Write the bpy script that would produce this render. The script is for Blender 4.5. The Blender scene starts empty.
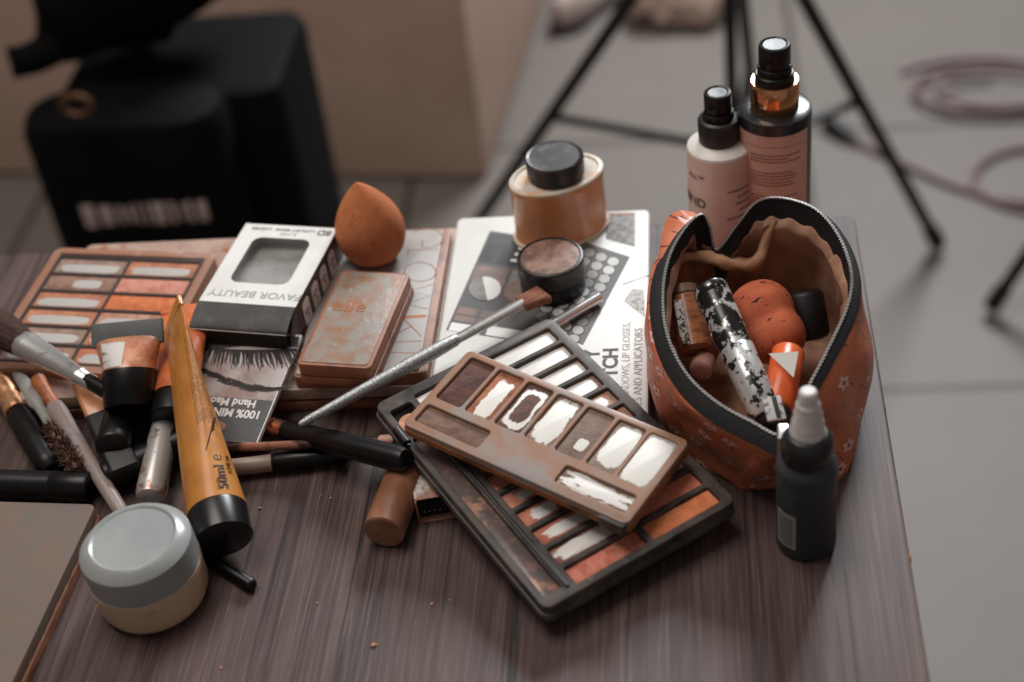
import bpy, bmesh, math, random
from mathutils import Vector, Matrix, noise
from mathutils.geometry import tessellate_polygon
random.seed(7)
sc = bpy.context.scene
COL = sc.collection
PI = math.pi

# ------------------------------------------------------------------ camera
F = 1600.0
cx_ = Vector((13140, 491, 1600)).normalized()
cy_ = Vector((145, 1332, -1600)); cy_ = (cy_ - cy_.dot(cx_) * cx_).normalized()
cz_ = cx_.cross(cy_)
R = Matrix((cx_, cy_, cz_))               # world = R @ camera
CAM = Vector((0, 0, 1.35))
T = 0.75                                   # table top height
cd = bpy.data.cameras.new('camera'); cam = bpy.data.objects.new('camera', cd); COL.objects.link(cam)
cam.matrix_world = Matrix.Translation(CAM) @ R.to_4x4()
cd.sensor_width = 36; cd.lens = F / 1024 * 36; cd.clip_start = .01
cd.dof.use_dof = True; cd.dof.focus_distance = .865; cd.dof.aperture_fstop = 4.2
sc.camera = cam

def ray(x, y): return R @ Vector((x - 512, 341 - y, -F))
def P(x, y, h=0.0, base=T):
    """point at height h above the table where the sight line (x, y) meets it"""
    d = ray(x, y); return CAM + d * ((base + h - CAM.z) / d.z)
def G(x, y, z=0.0): return P(x, y, z, 0)
def PY(x, y, Y):
    d = ray(x, y); return CAM + d * (Y / d.y)

# ------------------------------------------------------------------ materials
def lin(c):
    c = c / 255
    return c / 12.92 if c <= .04045 else ((c + .055) / 1.055) ** 2.4
def C3(c): return (lin(c[0]), lin(c[1]), lin(c[2]), 1)
def nt(m): return m.node_tree.nodes, m.node_tree.links
def mat(name, col, rough=.5, metal=0, col2=None, scale=60, lo=.45, hi=.6, col3=None, scale3=200, lo3=.6, hi3=.68,
        bump=0, bscale=300, trans=0, coat=0, alpha=1, stretch=None, ior=1.45, rough2=None, sss=0, spec=.5):
    m = bpy.data.materials.new(name); m.use_nodes = True
    N, L = nt(m); b = N['Principled BSDF']
    b.inputs['Base Color'].default_value = C3(col); b.inputs['Roughness'].default_value = rough
    b.inputs['Metallic'].default_value = metal; b.inputs['IOR'].default_value = ior
    b.inputs['Transmission Weight'].default_value = trans; b.inputs['Coat Weight'].default_value = coat
    b.inputs['Coat Roughness'].default_value = .15
    b.inputs['Alpha'].default_value = alpha; b.inputs['Specular IOR Level'].default_value = spec
    if sss: b.inputs['Subsurface Weight'].default_value = sss; b.inputs['Subsurface Scale'].default_value = .004
    tc = N.new('ShaderNodeTexCoord'); src = tc.outputs['Object']
    if stretch:
        mp = N.new('ShaderNodeMapping'); mp.inputs['Scale'].default_value = stretch
        L.new(src, mp.inputs['Vector']); src = mp.outputs['Vector']
    out = None
    def layer(prev, c, s, a, z, seed):
        n = N.new('ShaderNodeTexNoise'); n.noise_dimensions = '4D'; n.inputs['W'].default_value = seed
        n.inputs['Scale'].default_value = s; n.inputs['Detail'].default_value = 5
        n.inputs['Roughness'].default_value = .62
        L.new(src, n.inputs['Vector'])
        mr = N.new('ShaderNodeMapRange'); mr.inputs['From Min'].default_value = a; mr.inputs['From Max'].default_value = z
        L.new(n.outputs['Fac'], mr.inputs['Value'])
        mx = N.new('ShaderNodeMix'); mx.data_type = 'RGBA'
        L.new(mr.outputs['Result'], mx.inputs['Factor'])
        if prev is None: mx.inputs['A'].default_value = C3(col)
        else: L.new(prev, mx.inputs['A'])
        mx.inputs['B'].default_value = C3(c)
        return mx.outputs['Result'], mr.outputs['Result']
    sd = random.random() * 50
    if col2:
        out, f = layer(None, col2, scale, lo, hi, sd)
        if rough2 is not None:
            mr = N.new('ShaderNodeMapRange'); mr.inputs['To Min'].default_value = rough; mr.inputs['To Max'].default_value = rough2
            L.new(f, mr.inputs['Value']); L.new(mr.outputs['Result'], b.inputs['Roughness'])
    if col3: out, f = layer(out, col3, scale3, lo3, hi3, sd + 9)
    if out is not None: L.new(out, b.inputs['Base Color'])
    if bump:
        n = N.new('ShaderNodeTexNoise'); n.inputs['Scale'].default_value = bscale; n.inputs['Detail'].default_value = 4
        L.new(src, n.inputs['Vector'])
        bp = N.new('ShaderNodeBump'); bp.inputs['Strength'].default_value = bump; bp.inputs['Distance'].default_value = .001
        L.new(n.outputs['Fac'], bp.inputs['Height']); L.new(bp.outputs['Normal'], b.inputs['Normal'])
    return m

def pan_mat(name, col, col2, patch=None, ring=False, bare=(222, 220, 214), jitter=.16, seed=0):
    """powder in a pan, worn through to the bare pan inside patch = (cx, cy, rx, ry) of the pan's own 0..1 box"""
    m = mat(name, col, .85, col2=col2, scale=160, lo=.42, hi=.62, bump=.5, bscale=500)
    if not patch: return m
    N, L = nt(m); b = N['Principled BSDF']
    base = b.inputs['Base Color'].links[0].from_socket
    tc = N.new('ShaderNodeTexCoord'); s = N.new('ShaderNodeSeparateXYZ'); L.new(tc.outputs['Generated'], s.inputs[0])
    def ma(op, a, c=None):
        n = N.new('ShaderNodeMath'); n.operation = op
        for i, v in enumerate((a, c)):
            if v is None: continue
            if isinstance(v, (int, float)): n.inputs[i].default_value = v
            else: L.new(v, n.inputs[i])
        return n.outputs[0]
    x = ma('POWER', ma('ABSOLUTE', ma('DIVIDE', ma('SUBTRACT', s.outputs[0], patch[0]), patch[2])), 4)
    y = ma('POWER', ma('ABSOLUTE', ma('DIVIDE', ma('SUBTRACT', s.outputs[1], patch[1]), patch[3])), 4)
    d = ma('POWER', ma('ADD', x, y), .3)
    n = N.new('ShaderNodeTexNoise'); n.noise_dimensions = '4D'; n.inputs['W'].default_value = seed * 3.7 + 1
    n.inputs['Scale'].default_value = 3.5; n.inputs['Detail'].default_value = 6; n.inputs['Roughness'].default_value = .7
    L.new(tc.outputs['Generated'], n.inputs['Vector'])
    d = ma('ADD', d, ma('MULTIPLY', ma('SUBTRACT', n.outputs['Fac'], .5), jitter * 12))
    mr = N.new('ShaderNodeMapRange'); L.new(d, mr.inputs['Value'])
    mr.inputs['From Min'].default_value = 1.06; mr.inputs['From Max'].default_value = .98
    f = mr.outputs['Result']
    if ring:
        mr2 = N.new('ShaderNodeMapRange'); L.new(d, mr2.inputs['Value'])
        mr2.inputs['From Min'].default_value = .66; mr2.inputs['From Max'].default_value = .72
        f = ma('MULTIPLY', f, mr2.outputs['Result'])
    mx = N.new('ShaderNodeMix'); mx.data_type = 'RGBA'; L.new(f, mx.inputs['Factor']); L.new(base, mx.inputs['A'])
    mx.inputs['B'].default_value = C3(bare); L.new(mx.outputs['Result'], b.inputs['Base Color'])  # bare metal painted near white, standing in for its reflection of the light
    r = N.new('ShaderNodeMapRange'); L.new(f, r.inputs['Value']); r.inputs['To Min'].default_value = .85; r.inputs['To Max'].default_value = .5
    L.new(r.outputs['Result'], b.inputs['Roughness'])
    bpn = b.inputs['Normal'].links[0].from_node; L.new(ma('MULTIPLY', ma('SUBTRACT', 1, f), .6), bpn.inputs['Strength'])
    mm = ma('MULTIPLY', f, .1); L.new(mm, b.inputs['Metallic'])
    return m

# ------------------------------------------------------------------ objects
def tag(o, label=None, cat=None, group=None, kind=None):
    if label: o['label'] = label
    if cat: o['category'] = cat
    if group: o['group'] = group
    if kind: o['kind'] = kind
    return o
def thing(name, label, cat, M=None, group=None):
    o = bpy.data.objects.new(name, None); COL.objects.link(o); o.empty_display_size = .02
    if M is not None: o.matrix_world = M
    return tag(o, label, cat, group)
def obj(name, bm, m, parent=None, smooth=True, M=None, ang=.7, label=None):
    bmesh.ops.recalc_face_normals(bm, faces=bm.faces[:])
    me = bpy.data.meshes.new(name); bm.to_mesh(me); bm.free()
    if smooth:
        for p in me.polygons: p.use_smooth = True
        me.set_sharp_from_angle(angle=ang)
    o = bpy.data.objects.new(name, me); COL.objects.link(o)
    for k in (m if isinstance(m, (list, tuple)) else [m]): me.materials.append(k)
    if parent: o.parent = parent
    if M is not None:
        if parent: o.matrix_local = M
        else: o.matrix_world = M
    if label: o['label'] = label
    return o
def BM(): return bmesh.new()
def Tm(x=0, y=0, z=0): return Matrix.Translation((x, y, z))
def frame3(A, B, D):
    x = (B - A).normalized(); n = x.cross(D - A).normalized(); y = n.cross(x)
    M = Matrix((x, y, n)).transposed().to_4x4(); M.translation = A
    return M, (B - A).length, (D - A).dot(y)
def axis(A, B, hint=(0, 0, 1), spin=0):
    z = (B - A).normalized(); h = Vector(hint); y = (h - h.dot(z) * z).normalized(); x = y.cross(z)
    M = Matrix((x, y, z)).transposed().to_4x4(); M.translation = A
    return M @ Matrix.Rotation(spin, 4, 'Z'), (B - A).length
def stand(x, y, h=0, rz=0):
    M = Matrix.Translation(P(x, y, h)) @ Matrix.Rotation(rz, 4, 'Z'); return M

def lathe(bm, prof, seg=40, sx=1, sy=1, cap0=True, cap1=True, M=None):
    rings = []
    for r, z in prof:
        rings.append([bm.verts.new((r * sx * math.cos(2 * PI * i / seg), r * sy * math.sin(2 * PI * i / seg), z)) for i in range(seg)])
    for a, b in zip(rings, rings[1:]):
        for i in range(seg): bm.faces.new((a[i], a[(i + 1) % seg], b[(i + 1) % seg], b[i]))
    if cap0: bm.faces.new(rings[0][::-1])
    if cap1: bm.faces.new(rings[-1])
    if M is not None: bmesh.ops.transform(bm, matrix=M, verts=[v for r in rings for v in r])
    return bm
def L_(prof, **k): return lathe(BM(), prof, **k)
def rrect(x0, y0, x1, y1, r=.002, n=4):
    r = min(r, (x1 - x0) / 2 - 1e-5, (y1 - y0) / 2 - 1e-5); pts = []
    for cx, cy, a in ((x1 - r, y0 + r, -PI / 2), (x1 - r, y1 - r, 0), (x0 + r, y1 - r, PI / 2), (x0 + r, y0 + r, PI)):
        for i in range(n + 1):
            t = a + PI / 2 * i / n; pts.append((cx + r * math.cos(t), cy + r * math.sin(t)))
    return pts
def loft(bm, rings, cap=True, closed=True):
    V = [[bm.verts.new(p) for p in r] for r in rings]; n = len(V[0])
    for a, b in zip(V, V[1:]):
        for i in range(n if closed else n - 1): bm.faces.new((a[i], a[(i + 1) % n], b[(i + 1) % n], b[i]))
    if cap: bm.faces.new(V[0][::-1]); bm.faces.new(V[-1])
    return V
def slab(bm, x0, y0, x1, y1, z0, z1, r=.002, c=.0006, n=4):
    """rounded plate with a small chamfer above and below"""
    def o(i): return rrect(x0 + i, y0 + i, x1 - i, y1 - i, max(r - i, .0003), n)
    rings = []
    for i, z in ((c, z0), (0, z0 + c), (0, z1 - c), (c * .3, z1 - c * .3), (c, z1)): rings.append([(p[0], p[1], z) for p in o(i)])
    loft(bm, rings); return bm
def S_(*a, **k): return slab(BM(), *a, **k)
def tray(x0, y0, x1, y1, z0, z1, zf, holes, r=.004, c=.001, hr=.0015, hc=.0005):
    """plate with rounded wells; holes = [(x0, y0, x1, y1)], wells reach down to zf"""
    bm = BM()
    def o(i): return rrect(x0 + i, y0 + i, x1 - i, y1 - i, max(r - i, .0003), 5)
    rings = [[(p[0], p[1], z) for p in o(i)] for i, z in ((c, z0), (0, z0 + c), (0, z1 - c), (c * .3, z1 - c * .3), (c, z1))]
    V = loft(bm, rings, cap=False); bm.faces.new(V[0][::-1])
    polys = [[Vector(p) for p in rings[-1]]]; allv = list(V[-1])
    for h in holes:
        hh = h[4] if len(h) > 4 else hr
        a = rrect(h[0] - hc, h[1] - hc, h[2] + hc, h[3] + hc, hh + hc); b = rrect(*h[:4], hh)
        W = loft(bm, [[(p[0], p[1], z1) for p in a], [(p[0], p[1], z1 - hc) for p in b], [(p[0], p[1], zf) for p in b]], cap=False)
        bm.faces.new(W[-1]); allv += W[0]; polys.append([Vector((p[0], p[1], z1)) for p in a])
    for t in tessellate_polygon(polys):
        try: bm.faces.new([allv[i] for i in t])
        except ValueError: pass
    return bm
def poly(pts, z0, z1):
    bm = BM(); loft(bm, [[(p[0], p[1], z0) for p in pts], [(p[0], p[1], z1) for p in pts]]); return bm
def tube(bm, pts, rad, seg=12, cap=True):
    """swept round tube through 3D points; rad = number or list"""
    pts = [Vector(p) for p in pts]; n = len(pts); up = None; rings = []
    for i, p in enumerate(pts):
        d = (pts[min(i + 1, n - 1)] - pts[max(i - 1, 0)]).normalized()
        if up is None: up = d.orthogonal().normalized()
        up = (up - up.dot(d) * d).normalized(); s = d.cross(up); r = rad[i] if isinstance(rad, (list, tuple)) else rad
        rings.append([p + (up * math.cos(2 * PI * k / seg) + s * math.sin(2 * PI * k / seg)) * r for k in range(seg)])
    loft(bm, rings, cap); return bm
def cr(pts, m=6, closed=False):
    """Catmull-Rom through points of any dimension"""
    n = len(pts); out = []
    for i in range(n if closed else n - 1):
        g = lambda k: pts[k % n] if closed else pts[max(0, min(n - 1, k))]
        a, b, c, d = g(i - 1), g(i), g(i + 1), g(i + 2)
        for j in range(m):
            t = j / m
            out.append(tuple(.5 * (2 * b[q] + (c[q] - a[q]) * t + (2 * a[q] - 5 * b[q] + 4 * c[q] - d[q]) * t * t + (3 * b[q] - a[q] - 3 * c[q] + d[q]) * t ** 3) for q in range(len(b))))
    if not closed: out.append(tuple(pts[-1]))
    return out
def jitter(o, amp, freq, seed=0):
    for v in o.data.vertices:
        v.co += noise.noise_vector(v.co * freq + Vector((seed, seed, seed))) * amp
def text(s, parent, m, M, size, align='CENTER', name='lettering', depth=.0001, wrap=None, bold=0, sx=1.0, shear=0):
    cu = bpy.data.curves.new('t', 'FONT'); cu.body = s; cu.size = size; cu.align_x = align; cu.align_y = 'CENTER'
    cu.extrude = depth; cu.offset = bold; cu.resolution_u = 3; cu.shear = shear
    to = bpy.data.objects.new('t', cu); COL.objects.link(to)
    bpy.context.view_layer.update()
    me = bpy.data.meshes.new_from_object(to.evaluated_get(bpy.context.evaluated_depsgraph_get()))
    bpy.data.objects.remove(to); bpy.data.curves.remove(cu)
    for v in me.vertices: v.co.x *= sx
    if wrap:
        for v in me.vertices:
            a = v.co.x / wrap; rr = wrap + v.co.z; v.co = Vector((rr * math.sin(a), -rr * math.cos(a), v.co.y))
    me.materials.clear(); me.materials.append(m)
    o = bpy.data.objects.new(name, me); COL.objects.link(o); o.parent = parent; o.matrix_local = M
    return o
def surf_frame(root, A, B):
    """local frame on a root's top plane: origin A, x towards B (world points), z = the root's own z"""
    inv = root.matrix_world.inverted(); a = inv @ A; d = (inv @ B) - a; d.z = 0; d.normalize()
    M = Matrix.Rotation(math.atan2(d.y, d.x), 4, 'Z'); M.translation = a; return M
def decal(root, name, wpts, m, lift=.0002):
    inv = root.matrix_world.inverted(); pts = [inv @ p for p in wpts]; bm = BM()
    area = sum(a.x * b.y - b.x * a.y for a, b in zip(pts, pts[1:] + pts[:1]))
    if area < 0: pts.reverse()
    loft(bm, [[(p.x, p.y, p.z - .0001) for p in pts], [(p.x, p.y, p.z + lift) for p in pts]])
    return obj(name, bm, m, root, smooth=False)
def plane_pt(root, px, py, z=0):
    """where a sight line meets the root's local z = z plane"""
    M = root.matrix_world; n = (M.to_3x3() @ Vector((0, 0, 1))).normalized(); o = M @ Vector((0, 0, z)); d = ray(px, py)
    return CAM + d * ((o - CAM).dot(n) / d.dot(n))

# shared materials
BLACK = mat('black_plastic', (13, 12, 13), .4, spec=.35, col2=(34, 30, 30), scale=90, lo=.5, hi=.75)
BLACKG = mat('black_glossy', (9, 8, 9), .36, spec=.4, col2=(32, 27, 25), scale=60, lo=.55, hi=.75)
SILVER = mat('worn_silver', (205, 203, 200), .3, .85, col2=(140, 120, 108), scale=120, lo=.55, hi=.7)
COPPER = mat('copper', (190, 120, 90), .28, .9, col2=(90, 50, 38), scale=200, lo=.5, hi=.6)
BRIST = mat('brown_bristles', (74, 44, 34), .9, col2=(40, 26, 22), scale=900, lo=.4, hi=.6, stretch=(1, 1, .06), bump=.8, bscale=1500)
TANFOUND = mat('tan_makeup', (196, 130, 92), .5, col2=(150, 92, 62), scale=60)
WHITEP = mat('white_print_card', (222, 222, 218), .55, col2=(200, 198, 194), scale=30, lo=.5, hi=.8)
INK = mat('dark_ink', (40, 38, 38), .6)
INKG = mat('grey_ink', (118, 116, 114), .6)
INKW = mat('white_ink', (225, 225, 222), .6)

# ------------------------------------------------------------------ room
def floor_material():
    m = mat('floor_tiles', (121, 114, 108), .5, spec=.3, col2=(107, 100, 95), scale=1.2, lo=.35, hi=.7)
    N, L = nt(m); b = N['Principled BSDF']; base = b.inputs['Base Color'].links[0].from_socket
    tc = N.new('ShaderNodeTexCoord'); mp = N.new('ShaderNodeMapping')
    j = G(950, 388); j2 = G(800, 20)
    mp.inputs['Location'].default_value = (-(j2.x - .02), -j.y + .6, 0)
    L.new(tc.outputs['Object'], mp.inputs['Vector'])
    br = N.new('ShaderNodeTexBrick'); br.offset = 0; br.inputs['Scale'].default_value = 1
    br.inputs['Brick Width'].default_value = .6; br.inputs['Row Height'].default_value = .6; br.inputs['Mortar Size'].default_value = .006
    br.inputs['Color1'].default_value = (1, 1, 1, 1); br.inputs['Color2'].default_value = (1, 1, 1, 1); br.inputs['Mortar'].default_value = (0, 0, 0, 1)
    L.new(mp.outputs['Vector'], br.inputs['Vector'])
    mx = N.new('ShaderNodeMix'); mx.data_type = 'RGBA'; L.new(br.outputs['Color'], mx.inputs['Factor'])
    mx.inputs['A'].default_value = C3((72, 64, 60)); L.new(base, mx.inputs['B']); L.new(mx.outputs['Result'], b.inputs['Base Color'])
    return m
bm = BM(); slab(bm, -3.2, -1.6, 3.2, 5.4, -.05, 0, r=.01, c=.002)
tag(obj('floor', bm, floor_material(), smooth=False), kind='structure')
WALL = mat('wall_paint', (150, 138, 128), .8, col2=(140, 128, 120), scale=3)
for nm, b in (('wall_left', (-3.3, -1.6, -3.2, 5.4)), ('wall_right', (3.2, -1.6, 3.3, 5.4)), ('wall_back', (-3.3, 5.4, 3.3, 5.5))):
    tag(obj(nm, S_(*b, 0, 2.8, r=.001, c=.0005), WALL, smooth=False), kind='structure')

# ------------------------------------------------------------------ table
def wood_material():
    m = bpy.data.materials.new('dark_wood_laminate'); m.use_nodes = True; N, L = nt(m); b = N['Principled BSDF']
    tc = N.new('ShaderNodeTexCoord')
    def nz(sc_, detail, rough, w, dist=0):
        mp = N.new('ShaderNodeMapping'); mp.inputs['Scale'].default_value = sc_; L.new(tc.outputs['Object'], mp.inputs['Vector'])
        n = N.new('ShaderNodeTexNoise'); n.noise_dimensions = '4D'; n.inputs['W'].default_value = w; n.inputs['Scale'].default_value = 1
        n.inputs['Detail'].default_value = detail; n.inputs['Roughness'].default_value = rough; n.inputs['Distortion'].default_value = dist
        L.new(mp.outputs['Vector'], n.inputs['Vector']); return n.outputs['Fac']
    def mix(f, a, c, lo, hi):
        mr = N.new('ShaderNodeMapRange'); mr.inputs['From Min'].default_value = lo; mr.inputs['From Max'].default_value = hi; L.new(f, mr.inputs['Value'])
        mx = N.new('ShaderNodeMix'); mx.data_type = 'RGBA'; L.new(mr.outputs['Result'], mx.inputs['Factor'])
        for k, v in (('A', a), ('B', c)):
            if isinstance(v, tuple): mx.inputs[k].default_value = C3(v)
            else: L.new(v, mx.inputs[k])
        return mx.outputs['Result']
    c = mix(nz((60, 2.4, 1), 4, .6, 1, .5), (68, 53, 51), (93, 76, 71), .36, .62)
    c = mix(nz((210, 3.2, 1), 4, .65, 4, .3), c, (48, 38, 39), .50, .70)
    c = mix(nz((105, 1.5, 1), 3, .5, 8, .8), c, (36, 32, 34), .57, .70)
    c = mix(nz((900, 16, 1), 3, .6, 12), c, (114, 98, 92), .52, .75)
    L.new(c, b.inputs['Base Color'])
    b.inputs['Roughness'].default_value = .5; b.inputs['Specular IOR Level'].default_value = .26
    bp = N.new('ShaderNodeBump'); bp.inputs['Strength'].default_value = .12; bp.inputs['Distance'].default_value = .0005
    L.new(nz((500, 12, 1), 3, .6, 20), bp.inputs['Height']); L.new(bp.outputs['Normal'], b.inputs['Normal'])
    return m
WOOD = wood_material()
DARKMET = mat('dark_metal', (40, 38, 38), .4, .6)
xr = .0955; yb = .842
tb = thing('table', 'dark wood-grain laminate table under all the makeup', 'table', Tm(0, 0, 0))
obj('tabletop', S_(-.78, -.1, xr, yb, T - .025, T, r=.006, c=.0012), WOOD, tb)
for x, y in ((-.72, -.04), (xr - .06, -.04), (-.72, yb - .06), (xr - .06, yb - .06)):
    obj('leg', S_(x - .02, y - .02, x + .02, y + .02, 0, T - .025, r=.004), DARKMET, tb)
CHIP = mat('chipped_board', (168, 112, 70), .9)
for k, y in enumerate((cam.location.y + .55, .557, .605, .66, .70)):
    bm = BM(); bmesh.ops.create_icosphere(bm, subdivisions=1, radius=.0012 if k else .002)
    for v in bm.verts: v.co = Vector((v.co.x * .5, v.co.y * 1.8, v.co.z)) + Vector((xr - .0003, y, T - .001))
    obj('chip', bm, CHIP, tb)

# ------------------------------------------------------------------ generic small things
def lidprof(r, h, c=.0012): return [(r - c, 0), (r, c), (r, h - c), (r - c * .3, h - c * .3), (r - c, h)]
def stick(name, label, cat, A, B, parts, group=None, spin=0, hint=(0, 0, 1)):
    """a long thing along A->B; parts = [(name, material, [(t, radius, flat)], label?)] with t in 0..1 of the length"""
    M, Ln = axis(A, B, hint, spin); t = thing(name, label, cat, M, group)
    for p in parts:
        bm = BM(); rings = []
        for q in p[2]:
            fl = q[2] if len(q) > 2 else 1
            rings.append([(q[1] * math.cos(2 * PI * i / 24), q[1] * fl * math.sin(2 * PI * i / 24), q[0] * Ln) for i in range(24)])
        loft(bm, rings); obj(p[0], bm, p[1], t, label=p[3] if len(p) > 3 else None)
    return t
def rod(t0, t1, r, e=.01, r1=None):
    r1 = r if r1 is None else r1
    return [(t0, r * .55), (t0 + e * .4, r * .88), (t0 + e, r), (t1 - e, r1), (t1 - e * .4, r1 * .88), (t1, r1 * .55)]
def squeeze_tube(root, r, L0, L1, wid, m_body, z_crimp, rotc=0, m_crimp=None, name='tube_body'):
    """round at L0, pressed flat along local x at L1"""
    bm = BM(); rings = []; n = 48
    for k in range(17):
        t = k / 16; e = t ** 1.15
        rx = r + (wid - r) * e; ry = r * (1 - e) + .0012 * e
        rings.append([(rx * math.cos(2 * PI * i / n), ry * math.sin(2 * PI * i / n), L0 + (L1 - L0) * t) for i in range(n)])
    loft(bm, rings); o = obj(name, bm, m_body, root, M=Matrix.Rotation(rotc, 4, 'Z'))
    b2 = BM(); slab(b2, -wid, -.0013, wid, .0013, L1 - .001, L1 + z_crimp, r=.0006, c=.0003)
    obj('crimped_end', b2, m_crimp or m_body, root, M=Matrix.Rotation(rotc, 4, 'Z'))
    return o

# ------------------------------------------------------------------ stack of cases at the back
TANC = mat('worn_tan_case', (150, 120, 106), .5, col2=(172, 148, 134), scale=40, lo=.4, hi=.6, col3=(148, 84, 54), scale3=90, lo3=.58, hi3=.68)
TANE = mat('worn_case_edge', (150, 96, 68), .6, col2=(96, 60, 44), scale=50, lo=.45, hi=.6, col3=(190, 150, 125), scale3=160, lo3=.6, hi3=.7, stretch=(1, 1, 6))
M, W, D = frame3(P(283, 390, .016), P(432, 384, .016), P(283 - 1, 300, .016))
M.translation = P(432, 386, .016)
x = Vector((-1, 0, 0)); M = Matrix(((1, 0, 0), (0, 1, 0), (0, 0, 1))).to_4x4()
o0 = P(436, 386, .016); bk = P(452, 227, .016); lf = P(93, 231, .016)
M = Tm(lf.x, o0.y, T); W = max(o0.x, bk.x) - lf.x; D = bk.y - o0.y
case = thing('palette_case', 'wide worn tan makeup case under the grey palette and the lash box', 'makeup case', M)
obj('case_base', S_(0, 0, W, D, 0, .0068, r=.004), TANE, case)
obj('case_lid', S_(.0008, .0008, W - .0008, D - .0008, .0082, .016, r=.004), TANC, case)
obj('hinge_strip', S_(.003, .003, W - .003, D - .003, .0066, .0084, r=.002, c=.0002), mat('dark_gap', (50, 32, 26), .8), case)

GREYC = mat('greyish_case_top', (160, 155, 150), .42, col2=(146, 140, 136), scale=25, lo=.4, hi=.65, col3=(176, 128, 100), scale3=70, lo3=.63, hi3=.72)
ORC = mat('orange_brown_plastic', (150, 98, 72), .42, col2=(110, 66, 48), scale=45, lo=.5, hi=.65)
a = P(434, 372, .025); b = P(451, 228, .025)
GW = .077; Mg = Tm(b.x - GW, a.y, T + .0162); GD = b.y - a.y
glow = thing('glow_palette', 'grey palette with thin letters and orange rim beside the teardrop sponge', 'makeup palette', Mg)
obj('base', S_(0, 0, GW, GD, 0, .0085, r=.003), ORC, glow)
obj('cover', S_(.0015, .0015, GW - .0045, GD - .002, .0083, .0096, r=.002, c=.0003), GREYC, glow)
LINEM = mat('copper_line', (142, 98, 80), .5)
def stroke(root, pts, w, z, name='lettering', m=None, closed=False):
    bm = BM(); n = len(pts)
    L = []
    for i, p in enumerate(pts):
        p = Vector(p); q = Vector(pts[(i + 1) % n] if closed or i < n - 1 else pts[i]); s = Vector(pts[i - 1] if closed or i > 0 else pts[i])
        d = (q - s).normalized(); nn = Vector((-d.y, d.x)); L.append((p + nn * w, p - nn * w))
    V = [(bm.verts.new((a.x, a.y, z)), bm.verts.new((b.x, b.y, z))) for a, b in L]
    for i in range(n if closed else n - 1):
        a, b = V[i], V[(i + 1) % n]; bm.faces.new((a[0], b[0], b[1], a[1]))
    r = bmesh.ops.extrude_face_region(bm, geom=bm.faces[:]); bmesh.ops.translate(bm, vec=(0, 0, .00012), verts=[v for v in r['geom'] if isinstance(v, bmesh.types.BMVert)])
    return obj(name, bm, m or LINEM, root, smooth=False)
# G L O W K I T drawn with thin lines, read from the back towards the front, letter tops to the right
inv = glow.matrix_world.inverted()
def gl(px, py): v = inv @ P(px, py, .0162 + .0096); return (v.x, v.y)
def gz(*q, closed=False, w=.0004, m=None): stroke(glow, [gl(*p) for p in q], w, .0095, m=m, closed=closed)
def arc(c, rx, ry, a0, a1, n=22): return [(c[0] + rx * math.cos(a0 + (a1 - a0) * i / n), c[1] + ry * math.sin(a0 + (a1 - a0) * i / n)) for i in range(n + 1)]
gz(*(arc((427, 238), 16, 9.5, 3.7, 8.2) + [(422, 246), (422.5, 240)]))
gz((438, 249), (408, 250.5)); gz((408, 250.5), (407.5, 255))
gz(*arc((420, 272), 16, 9.5, 0, 2 * PI)[:-1], closed=True)
gz((434, 284), (410, 291), (431, 296), (405, 304), (428, 309))
gz((426, 316), (400, 317.5), w=.0014, m=mat('orange_mark', (176, 110, 74), .5)); gz((404, 319), (421, 336)); gz((412, 326), (391, 337))
gz((422, 341), (389, 342)); gz((418, 353), (386, 352.5)); gz((421, 348), (420, 358))

# small worn compact reading elle
M, W, D = frame3(P(297, 364, .041), P(370, 366, .041), P(346, 265, .041))
W = ((P(370, 366, .041) - P(297, 364, .041)).length + (P(409.5, 270, .041) - P(346, 265, .041)).length) / 2
ctr = (P(297, 364, .041) + P(370, 366, .041) + P(346, 265, .041) + P(409.5, 270, .041)) / 4
D = ((P(346, 265, .041) - P(297, 364, .041)) + (P(409.5, 270, .041) - P(370, 366, .041))).length / 2
ex = ((P(370, 366, .041) - P(297, 364, .041)) + (P(409.5, 270, .041) - P(346, 265, .041))).normalized()
ex.z = 0; ex.normalize(); ey = Vector((-ex.y, ex.x, 0))
Me = Matrix((ex, ey, Vector((0, 0, 1)))).transposed().to_4x4(); Me.translation = ctr - ex * W / 2 - ey * D / 2; Me.translation.z = T + .0262
WORN = mat('rubbed_metallic_lid', (144, 136, 128), .4, col2=(150, 110, 84), scale=110, lo=.42, hi=.62, col3=(190, 188, 182), scale3=170, lo3=.62, hi3=.72, bump=.3, bscale=200)
ell = thing('compact_case', 'rubbed grey and orange compact lying on the grey lettered palette', 'makeup compact', Me)
D -= .004
obj('base', S_(-.0015, -.001, W + .0015, D + .001, 0, .006, r=.003), ORC, ell)
obj('lid', S_(-.001, -.001, W + .001, D, .0062, .0148, r=.003), ORC, ell)
obj('lid_plate', S_(.0012, .0012, W - .0012, D - .0018, .0146, .0152, r=.002, c=.0002), WORN, ell)
text('elle', ell, mat('orange_letters', (160, 100, 70), .5), Tm(W * .36, D * .60, .0153), .015, depth=.0001)

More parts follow.
